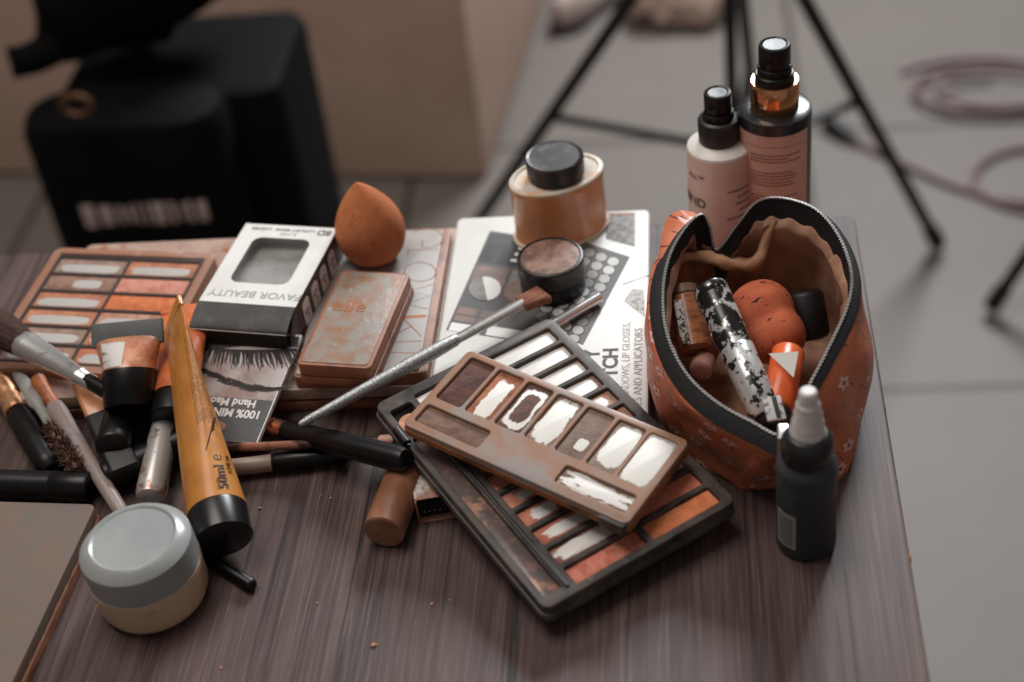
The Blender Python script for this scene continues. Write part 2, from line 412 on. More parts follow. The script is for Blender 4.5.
# teardrop sponge
def sponge_mat(name, c, c2, c3): return mat(name, c, .92, col2=c2, scale=45, lo=.45, hi=.62, col3=c3, scale3=110, lo3=.64, hi3=.7, bump=.5, bscale=900)
sp = BM(); pr_ = []
for k in range(29):
    t = k / 28; z = .0 + .055 * t
    if t < .36: r = .0215 * math.sqrt(max(0, 1 - ((.36 - t) / .44) ** 2))
    else:
        u = (t - .36) / .64; r = .0215 * (math.cos(u * PI / 2) ** .8 * (1 - .06 * u))
    pr_.append((max(r, .0004), z))
lathe(sp, pr_, seg=48)
tag(obj('makeup_sponge', sp, sponge_mat('orange_sponge', (196, 118, 74), (172, 98, 60), (132, 86, 62)), M=Matrix.Translation(P(377.5, 256, .0262)) @ Matrix.Rotation(math.radians(-4), 4, 'Y')),
    'orange teardrop makeup sponge standing point up behind the compact', 'makeup sponge')

# ------------------------------------------------------------------ lash boxes
zt = .0465
A = P(198, 300.5, zt); B = P(293, 307, zt); Dd = P(246.6, 223.2, zt); E_ = P(340, 228.5, zt)
ex = ((B - A) + (E_ - Dd)).normalized(); ey = Vector((-ex.y, ex.x, 0))
W = ((B - A).length + (E_ - Dd).length) / 2; D = ((Dd - A).dot(ey) + (E_ - B).dot(ey)) / 2
ctr = (A + B + Dd + E_) / 4; HB = .0295
Ml = Matrix((ex, ey, Vector((0, 0, 1)))).transposed().to_4x4(); Ml.translation = ctr - ex * W / 2 - ey * D / 2; Ml.translation.z = T + zt - HB
BOXBR = mat('dark_brown_card', (84, 62, 56), .5, col2=(80, 60, 54), scale=40, lo=.5, hi=.7)
BOXDK = mat('lit_black_card', (100, 100, 99), .5, col2=(124, 124, 122), scale=90, lo=.5, hi=.7)  # black flap card painted grey, the light on its panel put into colour
lash = thing('lash_box', 'white and black lash box with clear window and open flap', 'eyelash box', Ml)
wx0, wy0, wx1, wy1 = W * .18, D * .25, W * .80, D * .83
bm = BM(); th = .0006
outer = rrect(0, 0, W, D, .0004, 2)
top = tray(0, 0, W, D, HB - th, HB, HB - th + .0001, [(wx0, wy0, wx1, wy1, .006)], r=.0005, c=.0001, hc=.00005)
bmesh.ops.delete(top, geom=[f for f in top.faces if f.calc_center_median().z < HB - th + .00015], context='FACES')
obj('top_panel', top, WHITEP, lash, smooth=False)
obj('bottom_panel', S_(0, 0, W, D, 0, th, r=.0005, c=.0001), BOXBR, lash)
obj('side_panel', S_(W - th, 0, W, D, th, HB - th, r=.0002, c=.0001), BOXBR, lash)
obj('side_panel', S_(0, 0, th, D, th, HB - th, r=.0002, c=.0001), BOXBR, lash)
obj('back_panel', S_(th, D - th, W - th, D, th, HB - th, r=.0002, c=.0001), BOXBR, lash)
obj('inner_tray', tray(th * 2, D * .06, W - th * 2, D - th * 2, .002, HB - .0055, HB - .0085, [(W * .14, D * .2, W * .86, D * .9, .008)], r=.002), mat('grey_tray', (206, 204, 200), .45, col2=(176, 172, 168), scale=40), lash)
FILM = bpy.data.materials.new('clear_film'); FILM.use_nodes = True
N, L = nt(FILM); N.clear(); o_ = N.new('ShaderNodeOutputMaterial'); mx_ = N.new('ShaderNodeMixShader'); tr = N.new('ShaderNodeBsdfTransparent'); gl_ = N.new('ShaderNodeBsdfGlossy')
tr.inputs[0].default_value = (.96, .96, .96, 1); gl_.inputs['Roughness'].default_value = .12; mx_.inputs[0].default_value = .16
L.new(tr.outputs[0], mx_.inputs[1]); L.new(gl_.outputs[0], mx_.inputs[2]); L.new(mx_.outputs[0], o_.inputs[0])
obj('window_film', S_(wx0 - .001, wy0 - .001, wx1 + .001, wy1 + .001, HB - th - .0003, HB - th - .0001, r=.006, c=.00003), FILM, lash)
# flap: sloping panel from the top front edge, then a tuck hanging down
inv = lash.matrix_world.inverted()
fr = .016; fz = HB - .0035
bm = BM(); sec = [(0, HB), (-.004, HB - .0004), (-.011, HB - .0022), (-.0170, HB - .0045), (-.0178, HB - .0052), (-.0182, HB - .0062)]
rows = []
for (y, z) in sec: rows.append([(.0 + W * i / 12, y, z) for i in range(13)])
V = [[bm.verts.new(p) for p in r] for r in rows]
for a, b in zip(V, V[1:]):
    for i in range(12): bm.faces.new((a[i], a[i + 1], b[i + 1], b[i]))
bmesh.ops.solidify(bm, geom=bm.faces[:], thickness=.0005)
flap = obj('flap', bm, BOXDK, lash)
bm = BM(); pts = [(0.0004, 0), (W - .0004, 0), (W - .001, -.008), (W - .003, -.0125), (W - .008, -.0148), (.008, -.0148), (.003, -.0125), (.001, -.008)]
loft(bm, [[(p[0], -.0184, HB - .0058 + p[1]) for p in pts], [(p[0], -.0178, HB - .0058 + p[1]) for p in pts]])
obj('tuck', bm, mat('black_card', (24, 23, 24), .55), flap, smooth=False)
obj('edge_highlight', S_(.0002, -.01865, W - .0002, -.0179, HB - .0064, HB - .0059, r=.0001, c=.00005), WHITEP, flap)  # white card thickness along the fold, painting in its edge highlight
# side flap (dust flap) folded towards the camera at the right
bm = BM(); loft(bm, [[(W - .0006, 0, .002), (W - .0006, -.014, .006), (W - .0006, -.016, HB - .014), (W - .0006, -.006, HB - .003), (W - .0006, 0, HB - .001)],
                     [(W, 0, .002), (W, -.014, .006), (W, -.016, HB - .014), (W, -.006, HB - .003), (W, 0, HB - .001)]])
obj('dust_flap', bm, BOXBR, lash, smooth=False)
# printing on the box: upside down from here
R180 = Matrix.Rotation(PI, 4, 'Z')
text('8D', lash, INK, Tm(W * .885, D * .93, HB + .00005) @ R180, .0075, bold=.0001)
text('LUXURY MINK  LASHES', lash, INKG, Tm(W * .44, D * .94, HB + .00005) @ R180, .0038, bold=.0001, sx=1.05)
text('3D MINK', lash, INKG, Tm(W * .52, D * .885, HB + .00005) @ R180, .0028)
text('FAVOR BEAUTY', lash, mat('faded_ink', (160, 158, 156), .6), Tm(W * .53, D * .115, HB + .00005) @ R180, .0082, bold=.0001, sx=1.0)
ICON = mat('icon_pale', (240, 232, 226), .6); ICONL = mat('icon_line', (120, 96, 88), .6)
for k in range(4):
    yc = D * (.17 + .2 * k)
    ic = obj('icon', poly(rrect(-.0052, -.0082, .0052, .0082, .0025), 0, .0002), ICON, lash, smooth=False,
        M=Matrix.Translation((W + .0001, yc, HB * .55)) @ Matrix.Rotation(PI / 2, 4, 'Z') @ Matrix.Rotation(PI / 2, 4, 'X'))
    bm = BM(); pts = [(.003 * math.cos(a), .002 * math.sin(a) + .001 * k % .002, .0004) for a in [q * PI / 10 for q in range(11)]]
    tube(bm, pts, .0004, 6); tube(bm, [(0, -.004, .0004), (.001, -.001, .0004)], .0004, 6); obj('icon_drawing', bm, ICONL, ic)
text('8D FAUX MINK', lash, ICON, Matrix.Translation((W + .0001, D * .38, HB * .16)) @ Matrix.Rotation(PI / 2, 4, 'Z') @ Matrix.Rotation(PI / 2, 4, 'X'),   .0026, bold=.0001)

# the flattened lash carton below, its picture side up
A = P(190, 437, .010); B = P(258, 443, .010); Dd = P(300, 343, .026)
M, W, Dx = frame3(A, B, Dd + (A - B) * 1.0)
y_ = None
M, W, D = frame3(P(190, 437, .0135), P(258, 443, .0135), P(300, 343, .031)); Wc = W
# right edge leans: build the card as its own quad
card = thing('lash_carton', 'flattened lash carton showing an eye picture below the open flap', 'eyelash box', M)
inv = card.matrix_world.inverted()
def cp(px, py): v = inv @ plane_pt(card, px, py, 0); return (v.x, v.y)
q = [cp(193, 438), cp(257, 443), cp(302, 335), cp(196, 326)]
bm = BM(); loft(bm, [[(p[0], p[1], -.0030) for p in q], [(p[0], p[1], -.0001) for p in q]]); obj('carton_body', bm, WHITEP, card, smooth=False)
def cdec(name, pts, m, z=.0001): return obj(name, poly([cp(*p) for p in pts][::-1] if False else [cp(*p) for p in pts], -.0001, z), m, card, smooth=False)
BAND = mat('charcoal_print', (64, 64, 64), .5, col2=(82, 82, 82), scale=80, lo=.5, hi=.7)
cdec('dark_band', [(193, 438), (256, 442.3), (273, 401), (194.5, 395)], BAND, .00015)
pic = cdec('eye_picture', [(194.5, 395), (273, 401), (300, 337), (196, 328)], mat('skin_print', (190, 184, 181), .55, col2=(150, 128, 124), scale=45, lo=.42, hi=.6), .00012)
# lid crease, brow and lashes of the upside-down eye, as printed strokes
bm = BM()
def pstroke(p0, p1, w0, w1, bend=0):
    a = Vector(cp(*p0)); b = Vector(cp(*p1)); d = (b - a); nn = Vector((-d.y, d.x)).normalized()
    prev = None
    for i in range(5):
        t = i / 4; c = a + d * t + nn * bend * math.sin(t * PI) * d.length; w = w0 + (w1 - w0) * t
        v = (bm.verts.new((*(c + nn * w), .00022)), bm.verts.new((*(c - nn * w), .00022)))
        if prev: bm.faces.new((prev[0], v[0], v[1], prev[1]))
        prev = v
for i in range(60):
    t = i / 59; x0 = 203 + 92 * t; y0 = 352 - 3 * math.sin(t * PI) + (t - .5) * 2 + 5 * math.sin(t * PI)
    dx = (t - .45) * 16; Ld = 13 + 5 * math.sin(t * PI)
    pstroke((x0, y0 - 4), (x0 + dx + random.uniform(-2, 2), y0 + Ld * random.uniform(.6, 1.0)), .0008, .0002, random.uniform(-.1, .1))
pstroke((199, 350), (298, 345), .0020, .0016, .05); pstroke((200, 346), (299, 340), .0022, .0022, .05)
obj('lashes', bm, mat('lash_print', (44, 36, 36), .6), pic, smooth=False)
bm = BM(); 
for i in range(60):
    t = i / 59; x0 = 196 + 88 * t; y0 = 368 + 22 * math.sin(t * PI * .62) * .95; wd = (.4 + 4 * math.sin(min(1, t * 1.15) * PI) ** .6)
    yy = y0 + random.uniform(-.5, .5) * wd
    pstroke((x0, yy - wd * .5), (x0 + 8, yy + wd * .5), .0008, .0004)
    pstroke((x0, yy + wd * .4), (x0 + 9, yy + wd * .9), .0006, .0003)
obj('brow', bm, mat('brow_print', (84, 76, 74), .6), pic, smooth=False)
def tx(s, px, py, size, sxx=1):
    a = plane_pt(card, px, py, .00016); b = plane_pt(card, px - 30, py - 2.6, .00016)
    text(s, card, INKW, surf_frame(card, a, b) , size, align='LEFT', bold=.00022, sx=sxx)
tx('Hand Made', 256, 404, .0070, .95); tx('100% MINK', 261, 415, .0074, .92)
# round finger hole at the tube's side
hb = BM(); lathe(hb, [(.0032, 0), (.0032, .0003)], 20); c = cp(217, 426); obj('thumb_notch', hb, mat('brown_inside', (150, 106, 84), .6), card, M=Tm(c[0], c[1], -.00005) @ Matrix.Scale(1.7, 4, (1, 0, 0)))

# ------------------------------------------------------------------ white swatch box and what stands on it
WH = .018
A = P(425, 388, WH); B = P(650, 415, WH); q_ = P(458, 215, WH); r_ = P(648, 208, WH)
x0, x1 = (P(458, 215, WH).x), (r_.x + B.x) / 2; y0, y1 = B.y - .012, r_.y - .001
Mw = Tm(x0, y0, T); W = x1 - x0; D = y1 - y0
wb = thing('swatch_box', 'flat white printed box under the open dark palette', 'makeup box', Mw)
obj('carton', S_(0, 0, W, D, 0, WH - .0003, r=.004, c=.0012), mat('dingy_white_card', (206, 206, 202), .5, col2=(184, 180, 174), scale=30, lo=.5, hi=.75), wb)
q = [(458, 215), (648, 208), (650, 414), (424, 392)]
top = obj('printed_lid', S_(.001, .001, W - .001, D - .001, WH - .0004, WH, r=.003, c=.0001), mat('white_print', (216, 217, 213), .45, col2=(200, 200, 196), scale=18, lo=.5, hi=.75), wb)
def wd(name, pts, m, lift=.00012, par=None): return decal(wb, name, [P(*p, WH) for p in pts], m, lift)
PG = mat('print_grey', (92, 92, 93), .5); PDG = mat('print_dark_grey', (66, 66, 68), .5, col2=(84, 84, 86), scale=90); PL = mat('print_pale', (196, 196, 193), .5)
PB = mat('print_brown', (140, 118, 108), .5, col2=(120, 108, 102), scale=90); PM = mat('print_mid', (142, 138, 134), .5, col2=(120, 118, 116), scale=200)
# printed picture of a face palette
def bil(q, u, v):
    a = Vector(q[0]).lerp(Vector(q[1]), u); b = Vector(q[3]).lerp(Vector(q[2]), u); return tuple(a.lerp(b, v))
Q1 = [(490, 231), (560, 241), (524, 342), (446, 330)]
face = wd('printed_palette', Q1, PG, .0001)
def cell(Q, u0, v0, u1, v1, m, lift=.0002, name='printed_panel'):
    return wd(name, [bil(Q, u0, v0), bil(Q, u1, v0), bil(Q, u1, v1), bil(Q, u0, v1)], m, lift)
cell(Q1, .02, .02, .98, .30, PDG)
for k in range(4): cell(Q1, .50 - .02 * k, .05 + .062 * k, .80, .075 + .062 * k, INKW, .0003, 'printed_stroke')
cell(Q1, .03, .34, .48, .50, PB); cell(Q1, .52, .34, .95, .50, PM)
cell(Q1, .04, .76, .30, .83, PB); cell(Q1, .34, .76, .60, .83, PB); cell(Q1, .04, .845, .30, .90, PB); cell(Q1, .34, .845, .60, .90, PM)
cell(Q1, .03, .92, .42, 1.0, INKW); cell(Q1, .50, .90, .97, .99, INKW)
def disc(px, py, rx, m, a0=0, a1=2 * PI, lift=.0002, name='printed_swatch', flat=.74):
    pts = [(px + rx * math.cos(a), py + rx * flat * math.sin(a)) for a in [a0 + (a1 - a0) * i / 20 for i in range(20 + (a1 - a0 < 6))]]
    return wd(name, pts, m, lift)
disc(485, 289, 16, PM, PI * .45, PI * 1.45, lift=.0004); disc(485, 289, 16, INKW, -PI * .55, PI * .45, lift=.0004)
disc(519, 292, 15, PB, lift=.0004); 
# printed picture of a tilted palette with round swatches
Q2 = [(578, 240), (630, 257), (583, 345), (526, 325)]
wd('printed_palette', Q2, PG, .0001); 
for col in range(4):
    for row in range(10):
        px = 613.5 - 12 * col - 4.4 * row; py = 261.5 - 4.4 * col + 8.6 * row
        sh = [(200, 200, 197), (176, 176, 174), (150, 148, 146), (128, 126, 126), (170, 168, 165)][(row // 2 + col) % 5] if not (row in (4, 5) and col == 1) else (215, 215, 212)
        key = 'sw%d' % sh[0]; mm = bpy.data.materials.get(key) or mat(key, sh, .5)
        disc(px, py, 6.6, INK, lift=.00018 + .00001 * row, name='printed_swatch_rim'); disc(px - .3, py + .2, 5.8, mm, lift=.00024 + .00001 * row)
wd('printed_photo', [(604, 215), (635, 215), (635, 247), (606, 239)], mat('speckled_print', (150, 148, 144), .5, col2=(104, 100, 98), scale=260, lo=.45, hi=.55), .00012)
wd('printed_edge', [(603, 213), (635, 213), (635, 215.5), (603, 215.5)], mat('print_orange', (150, 96, 68), .5), .0002)
wd('printed_mark', [(632, 289), (644, 290), (645, 317), (624, 301)], mat('faint_print', (186, 184, 180), .5, col2=(140, 138, 136), scale=300, lo=.5, hi=.6), .00012)
wd('printed_line', [(622, 284.5), (650, 274.5), (650, 275.2), (622, 285.2)], INKG, .00012)
def wt(s, px, py, size, m, al='RIGHT', bold=0, sxx=1):
    a = P(px, py, WH + .0001); text(s, wb, m, surf_frame(wb, a, a + Vector((0, .05, 0))), size, align=al, bold=bold, sx=sxx)
SER = mat('letter_grey', (78, 78, 78), .6)
wt('TCH', 611.5, 348, .0118, SER, bold=.0004, sxx=1.05); wt('Y', 593, 350, .0118, SER, bold=.0004)
wt('EYESHADOWS, LIP GLOSSES,', 627, 322, .0062, mat('pale_letters', (182, 180, 178), .6)); wt('BRUSHES AND APPLICATORS', 639, 328, .0066, mat('mid_letters', (150, 148, 146), .6))

# powder bottle: oval clear body, white shoulder, black cap
Mp = Matrix.Translation(P(562, 229, WH)) @ Matrix.Rotation(math.radians(26), 4, 'Z')
pw = thing('powder_bottle', 'oval bottle of beige powder with a black cap on the white box', 'powder bottle', Mp)
PWD = mat('beige_powder_in_clear_plastic', (220, 150, 102), .3, col2=(204, 134, 88), scale=30, lo=.4, hi=.6, coat=.5, col3=(180, 116, 72), scale3=80, lo3=.64, hi3=.72)
sxo, syo = 1.0, .70
obj('body', L_([(.0290, .0), (.0304, .002), (.0298, .004), (.0297, .036), (.0305, .0390), (.0300, .0404)], seg=64, sx=sxo, sy=syo), PWD, pw)
obj('shoulder', L_([(.0304, .0400), (.0303, .0412), (.0292, .0420), (.0272, .0420), (.0266, .0410), (.0150, .0407)], seg=64, sx=sxo, sy=syo, cap0=False), mat('frosted_white_rim', (206, 198, 186), .4, col2=(214, 168, 130), scale=70, lo=.46, hi=.62), pw)
obj('base_rim', L_([(.0312, .0), (.0318, .0006), (.0318, .0018), (.0310, .0026)], seg=64, sx=sxo, sy=syo), mat('clear_edge', (212, 196, 176), .25), pw)
obj('neck', L_([(.0160, .0412), (.0160, .0440)], seg=40), BLACKG, pw)
DUSTY = mat('dusty_black', (38, 35, 35), .35, col2=(92, 80, 76), scale=70, lo=.5, hi=.72, rough2=.7)
obj('cap', L_([(.0172, .0428), (.0178, .0436), (.0178, .0538), (.0172, .0548), (.0158, .0546), (.0152, .0542), (.001, .0542)], seg=48), DUSTY, pw, ang=.5)
# small round lidded pot
pt = thing('lidded_pot', 'small black pot with a brown dusty lid in front of the powder bottle', 'makeup pot', Matrix.Translation(P(550, 256, WH + .0235)) @ Tm(0, 0, -.0235))
obj('pot_body', L_([(.0188, 0), (.0194, .0008), (.0194, .012), (.0185, .0125)], seg=48), BLACKG, pt)
obj('lid', L_([(.0196, .0118), (.0200, .0126), (.0200, .0222), (.0194, .0232), (.0184, .0235), (.0180, .0229), (.001, .0229)], seg=48), DUSTY, pt, ang=.5)
obj('lid_window', L_([(.0172, .0228), (.0174, .0231), (.0162, .0233), (.001, .0233)], seg=48), mat('powder_smeared_disc', (150, 116, 100), .5, col2=(104, 76, 64), scale=110, lo=.45, hi=.6, col3=(190, 160, 142), scale3=200, lo3=.6, hi3=.7), pt)

# ------------------------------------------------------------------ large dark palette
h = dict(L=.036, T_=.035, R_=.023, B=.019)
pL, pT, pR, pB = P(374, 403, h['L']), P(544, 318, h['T_']), P(744, 498, h['R_']), P(544, 609, h['B'])
Mx, W, Ln = frame3(pB, pR, pL)
W = ((pR - pB).length + (pT - pL).length) / 2; Ln = ((pL - pB).length + (pT - pR).length) / 2
n_ = ((pR - pB).cross(pL - pB) + (pT - pR).cross(pB - pR) * 1 + (pL - pT).cross(pR - pT) * 1).normalized()
exx = ((pR - pB) + (pT - pL)).normalized(); exx = (exx - exx.dot(n_) * n_).normalized(); eyy = n_.cross(exx)
ctr = (pL + pT + pR + pB) / 4
Mx = Matrix((exx, eyy, n_)).transposed().to_4x4(); Mx.translation = ctr - exx * W / 2 - eyy * Ln / 2 - n_ * .0105
DK = mat('dusty_dark_grey_plastic', (46, 43, 42), .4, spec=.4, col2=(92, 82, 75), scale=60, lo=.38, hi=.62, col3=(150, 116, 98), scale3=130, lo3=.66, hi3=.74, rough2=.6)
big = thing('eyeshadow_palette', 'large open dark grey palette lying half on the white box', 'makeup palette', Mx)
holes = []; rows = 11; pitch = .01460; hx = [(.0212, .0636), (.0672, .1088)]
for r in range(rows):
    for c_ in range(2):
        yy = .0046 + pitch * r; holes.append((hx[c_][0], yy, hx[c_][1], yy + pitch - .0032, .0010))
groove = (.0042, .0070, .0142, .1350, .002); square = (.0042, .1400, .0172, .1595, .002)
obj('frame', tray(0, 0, W, Ln, 0, .0100, .0066, holes + [groove, square], r=.005, c=.0010), DK, big)
obj('rim', tray(-.0012, -.0012, W + .0012, Ln + .0012, -.0006, .0045, .0035, [], r=.006, c=.001), DK, big)
powders = {0: ((206, 128, 104), (176, 98, 78)), 1: ((214, 132, 90), (196, 112, 74))}
colA = [((224, 142, 120), (186, 100, 80), None), ((160, 110, 94), (140, 92, 78), (.46, .5, .40, .36)), ((190, 116, 92), (160, 92, 72), (.5, .5, .36, .30)), ((204, 134, 112), (176, 104, 84), (.32, .5, .16, .30)),
        ((214, 148, 126), (190, 122, 100), (.30, .5, .13, .26)), ((212, 142, 112), (186, 118, 92), None), ((206, 140, 116), (180, 116, 96), None), ((206, 140, 116), (180, 116, 96), None), ((206, 140, 116), (180, 116, 96), None), ((190, 160, 144), (160, 130, 114), (.5, .5, .45, .45)), ((200, 180, 166), (180, 150, 130), (.5, .52, .52, .50))]
colB = [((226, 138, 92), (208, 118, 76), None), ((238, 146, 116), (222, 130, 102), None), ((206, 140, 116), (180, 116, 96), None), ((206, 140, 116), (180, 116, 96), None), ((176, 132, 112), (150, 112, 96), None), ((176, 132, 112), (150, 112, 96), None), ((190, 150, 130), (150, 112, 96), (.45, .5, .42, .42)),
        ((170, 140, 124), (140, 110, 96), (.48, .5, .46, .46)), ((170, 140, 124), (140, 110, 96), (.48, .5, .50, .47)), ((160, 130, 116), (140, 110, 96), (.48, .5, .52, .50)), ((160, 130, 116), (140, 110, 96), (.48, .5, .52, .50))]
for r in range(rows):
    for c_, cl in ((0, colA[r]), (1, colB[r])):
        hh = holes[r * 2 + c_]
        obj('pan', S_(hh[0] + .0001, hh[1] + .0001, hh[2] - .0001, hh[3] - .0001, .0062, .0078, r=.001, c=.0003), pan_mat('powder_%s%d' % ('ab'[c_], r), cl[0], cl[1], cl[2], seed=r * 2 + c_ + 1, jitter=.16 if c_ == 0 and r < 7 else .045), big)
obj('brush_groove', S_(groove[0] + .0002, groove[1] + .0002, groove[2] - .0002, groove[3] - .0002, .0060, .0074, r=.002, c=.0002),
    mat('smeared_mirror', (96, 84, 80), .3, col2=(176, 130, 108), scale=55, lo=.5, hi=.58, col3=(130, 96, 90), scale3=140, lo3=.55, hi3=.65), big)
obj('pocket_shade', S_(square[0] + .0002, square[1] + .0002, square[2] - .0002, square[3] - .0002, .0058, .0068, r=.002, c=.0002), BLACK, big)  # black sheet over the grey floor, painting in the deep pocket's shade
obj('divider', S_(.0156, .0050, .0174, .1350, .0098, .0114, r=.0008, c=.0004), mat('black_hinge', (30, 28, 28), .4), big)
obj('corner_powder', L_([(.0062, .0064), (.0072, .0072), (.0068, .0082), (.004, .0086)], seg=24), mat('peach_powder', (202, 150, 122), .85, col2=(176, 124, 98), scale=200), big, M=Tm(.0105, .1470, 0))
bm = BM(); tube(bm, [(.0005, Ln - .036, .0098), (.0005, Ln - .024, .0098)], .0026, 14); tube(bm, [(.0005, Ln - .0385, .0098), (.0005, Ln - .036, .0098)], .0012, 10); obj('hinge', bm, BLACK, big)

# ------------------------------------------------------------------ brown palette on top
hn = (.0445, .0445, .0330, .0300)
nL, nT, nR, nB = P(404, 420, .048), P(467, 352, .050), P(693, 438, .043), P(624, 528, .037)
ctr = (nL + nT + nR + nB) / 4
exx = ((nB - nL) + (nR - nT)).normalized(); eyy = ((nT - nL) + (nR - nB)); n_ = exx.cross(eyy).normalized(); eyy = n_.cross(exx)
W2 = ((nB - nL).length + (nR - nT).length) / 2; L2 = ((nT - nL).dot(eyy) + (nR - nB).dot(eyy)) / 2
Mn = Matrix((exx, eyy, n_)).transposed().to_4x4(); Mn.translation = ctr - exx * W2 / 2 - eyy * L2 / 2 - n_ * .0085
BRN = mat('smudged_brown_plastic', (150, 112, 90), .42, col2=(140, 130, 124), scale=40, lo=.45, hi=.62, col3=(160, 102, 66), scale3=90, lo3=.62, hi3=.7, rough2=.55)
EDG = mat('orange_smeared_edge', (150, 92, 52), .5, col2=(96, 66, 50), scale=60, lo=.5, hi=.62)
nud = thing('nude_palette', 'long brown palette of worn powders lying across the dark palette', 'makeup palette', Mn)
hs = []; pw_ = .01865
for k in range(7): hs.append((.0045 + pw_ * k, .0240, .0045 + pw_ * (k + 1) - .0026, L2 - .0042, .0018))
hs.append((.0042, .0050, .0445, .0182, .0016)); hs.append((.0905, .0062, .1315, .0182, .0016))
obj('frame', tray(0, 0, W2, L2, .002, .0085, .0056, hs, r=.0038, c=.0007), BRN, nud)
obj('underside', S_(-.0006, -.0006, W2 + .0006, L2 + .0006, 0, .0052, r=.0042, c=.0012), EDG, nud)
NP = [((98, 66, 58), (78, 52, 48), None, False), ((168, 108, 78), (130, 82, 62), (.52, .45, .30, .40), False), ((112, 82, 72), (94, 70, 64), (.5, .5, .40, .42), True), ((150, 124, 110), (126, 100, 88), (.5, .5, .42, .44), False),
      ((134, 116, 106), (122, 102, 92), (.62, .30, .20, .12), False), ((150, 134, 124), (140, 120, 108), (.55, .55, .42, .42), False), ((176, 170, 164), (160, 150, 142), (.5, .48, .50, .47), False),
      ((128, 98, 84), (104, 82, 74), None, False), ((124, 96, 86), (100, 78, 70), (.5, .5, .45, .40), False)]
for k, (hh, cc) in enumerate(zip(hs, NP)):
    m_ = pan_mat('shade_%d' % k, cc[0], cc[1], cc[2], ring=cc[3], seed=40 + k, jitter=(.16, .16, .08, .13, .05, .07, .05, .1, .42)[k])
    obj('pan', S_(hh[0] + .0001, hh[1] + .0001, hh[2] - .0001, hh[3] - .0001, .0050, (.0068 if k != 6 else .0078), r=.002, c=.0003), m_, nud)
obj('clasp', S_(W2 - .016, -.0022, W2 - .001, .003, .0005, .0078, r=.0015), DK, nud)

# ------------------------------------------------------------------ standing bottles
def print_rows(root, r, z0, rows, a0, a1, m, lh=.0016, dz=.0026, seed=1, ragged=True, left=False):
    """rows of tiny print wrapped round a bottle"""
    rnd = random.Random(seed); bm = BM()
    for k in range(rows):
        z = z0 - dz * k; end = a1 - (rnd.random() * .28 * (a1 - a0) if ragged else 0); a = a0
        if left: a = a0 + rnd.random() * .45 * (a1 - a0); end = a1
        while a < end:
            w = rnd.uniform(.03, .10); b = min(a + w, end); n = 3
            lo = []; hi = []
            for i in range(n + 1):
                t = a + (b - a) * i / n; lo.append(bm.verts.new(((r + .0001) * math.sin(t), -(r + .0001) * math.cos(t), z)))
                hi.append(bm.verts.new(((r + .0001) * math.sin(t), -(r + .0001) * math.cos(t), z + lh * .62)))
            for i in range(n): bm.faces.new((lo[i], lo[i + 1], hi[i + 1], hi[i]))
            a = b + .022
    return obj('small_print', bm, m, root, smooth=False)
# pink and white spray bottle
r = .0196
sb = thing('spray_bottle', 'pale pink spray bottle with a white shoulder, the shorter of the two', 'spray bottle', stand(722, 246))
PINK = mat('pale_pink_label', (214, 184, 174), .45, col2=(202, 166, 154), scale=30, lo=.45, hi=.65)
hb_ = .0745
obj('body', L_([(r - .002, 0), (r, .002), (r, hb_ - .0008), (r - .0004, hb_)], seg=56), PINK, sb)
obj('shoulder', L_([(r - .0002, hb_ - .0006), (r - .0006, hb_ + .0012), (r - .003, hb_ + .0028), (r - .0065, hb_ + .0040), (.0118, hb_ + .0046)], seg=56), mat('white_plastic', (218, 214, 208), .35), sb)
CAPB = mat('matte_black_cap', (34, 31, 32), .42, col2=(60, 54, 54), scale=120, lo=.55, hi=.75)
bm = BM(); n = 72
rings = []
for rr, z in ((.0117, hb_ + .0040), (.0121, hb_ + .0048), (.0121, hb_ + .0185), (.0115, hb_ + .0195)):
    rings.append([((rr + (.00025 if i % 2 and .005 < z - hb_ < .019 else 0)) * math.cos(2 * PI * i / n), (rr + (.00025 if i % 2 else 0)) * math.sin(2 * PI * i / n), z) for i in range(n)])
loft(bm, rings); obj('collar', bm, CAPB, sb, ang=1.2)
def pump(root, z, r1, r2, h1, h2, m):
    obj('pump_stem', L_([(r1, z), (r1, z + h1 - .0006), (r1 - .0006, z + h1)], seg=40), m, root)
    p = obj('pump_head', L_([(r2 - .0003, z + h1), (r2, z + h1 + .0006), (r2, z + h1 + h2 - .0014), (r2 - .0006, z + h1 + h2 - .0004), (r2 - .0018, z + h1 + h2), (r2 - .0026, z + h1 + h2 - .0006), (.0004, z + h1 + h2 - .0008)], seg=40), m, root, ang=.5)
    obj('spray_hole', L_([(.0017, 0), (.0017, .0007), (.0008, .0007), (.0008, .0002)], seg=16), BLACK, p, M=Matrix.Translation((r2 * math.sin(-.5), -r2 * math.cos(-.5), z + h1 + h2 * .45)) @ Matrix.Rotation(-.5, 4, 'Z') @ Matrix.Rotation(PI / 2, 4, 'X'))
pump(sb, hb_ + .0195, .0092, .0082, .0052, .0125, BLACKG)
text('ALL\u2122', sb, INK, Tm(0, 0, hb_ - .013) @ Matrix.Rotation(-.85, 4, 'Z'), .0052, wrap=r + .0001, depth=.00005)
text('MIND', sb, INK, Tm(0, 0, hb_ - .031) @ Matrix.Rotation(-1.05, 4, 'Z'), .0088, wrap=r + .0001, depth=.00005, bold=.00012)
print_rows(sb, r, hb_ - .022, 10, .15, 1.25, INK, lh=.0019, dz=.0048, seed=4, left=True)
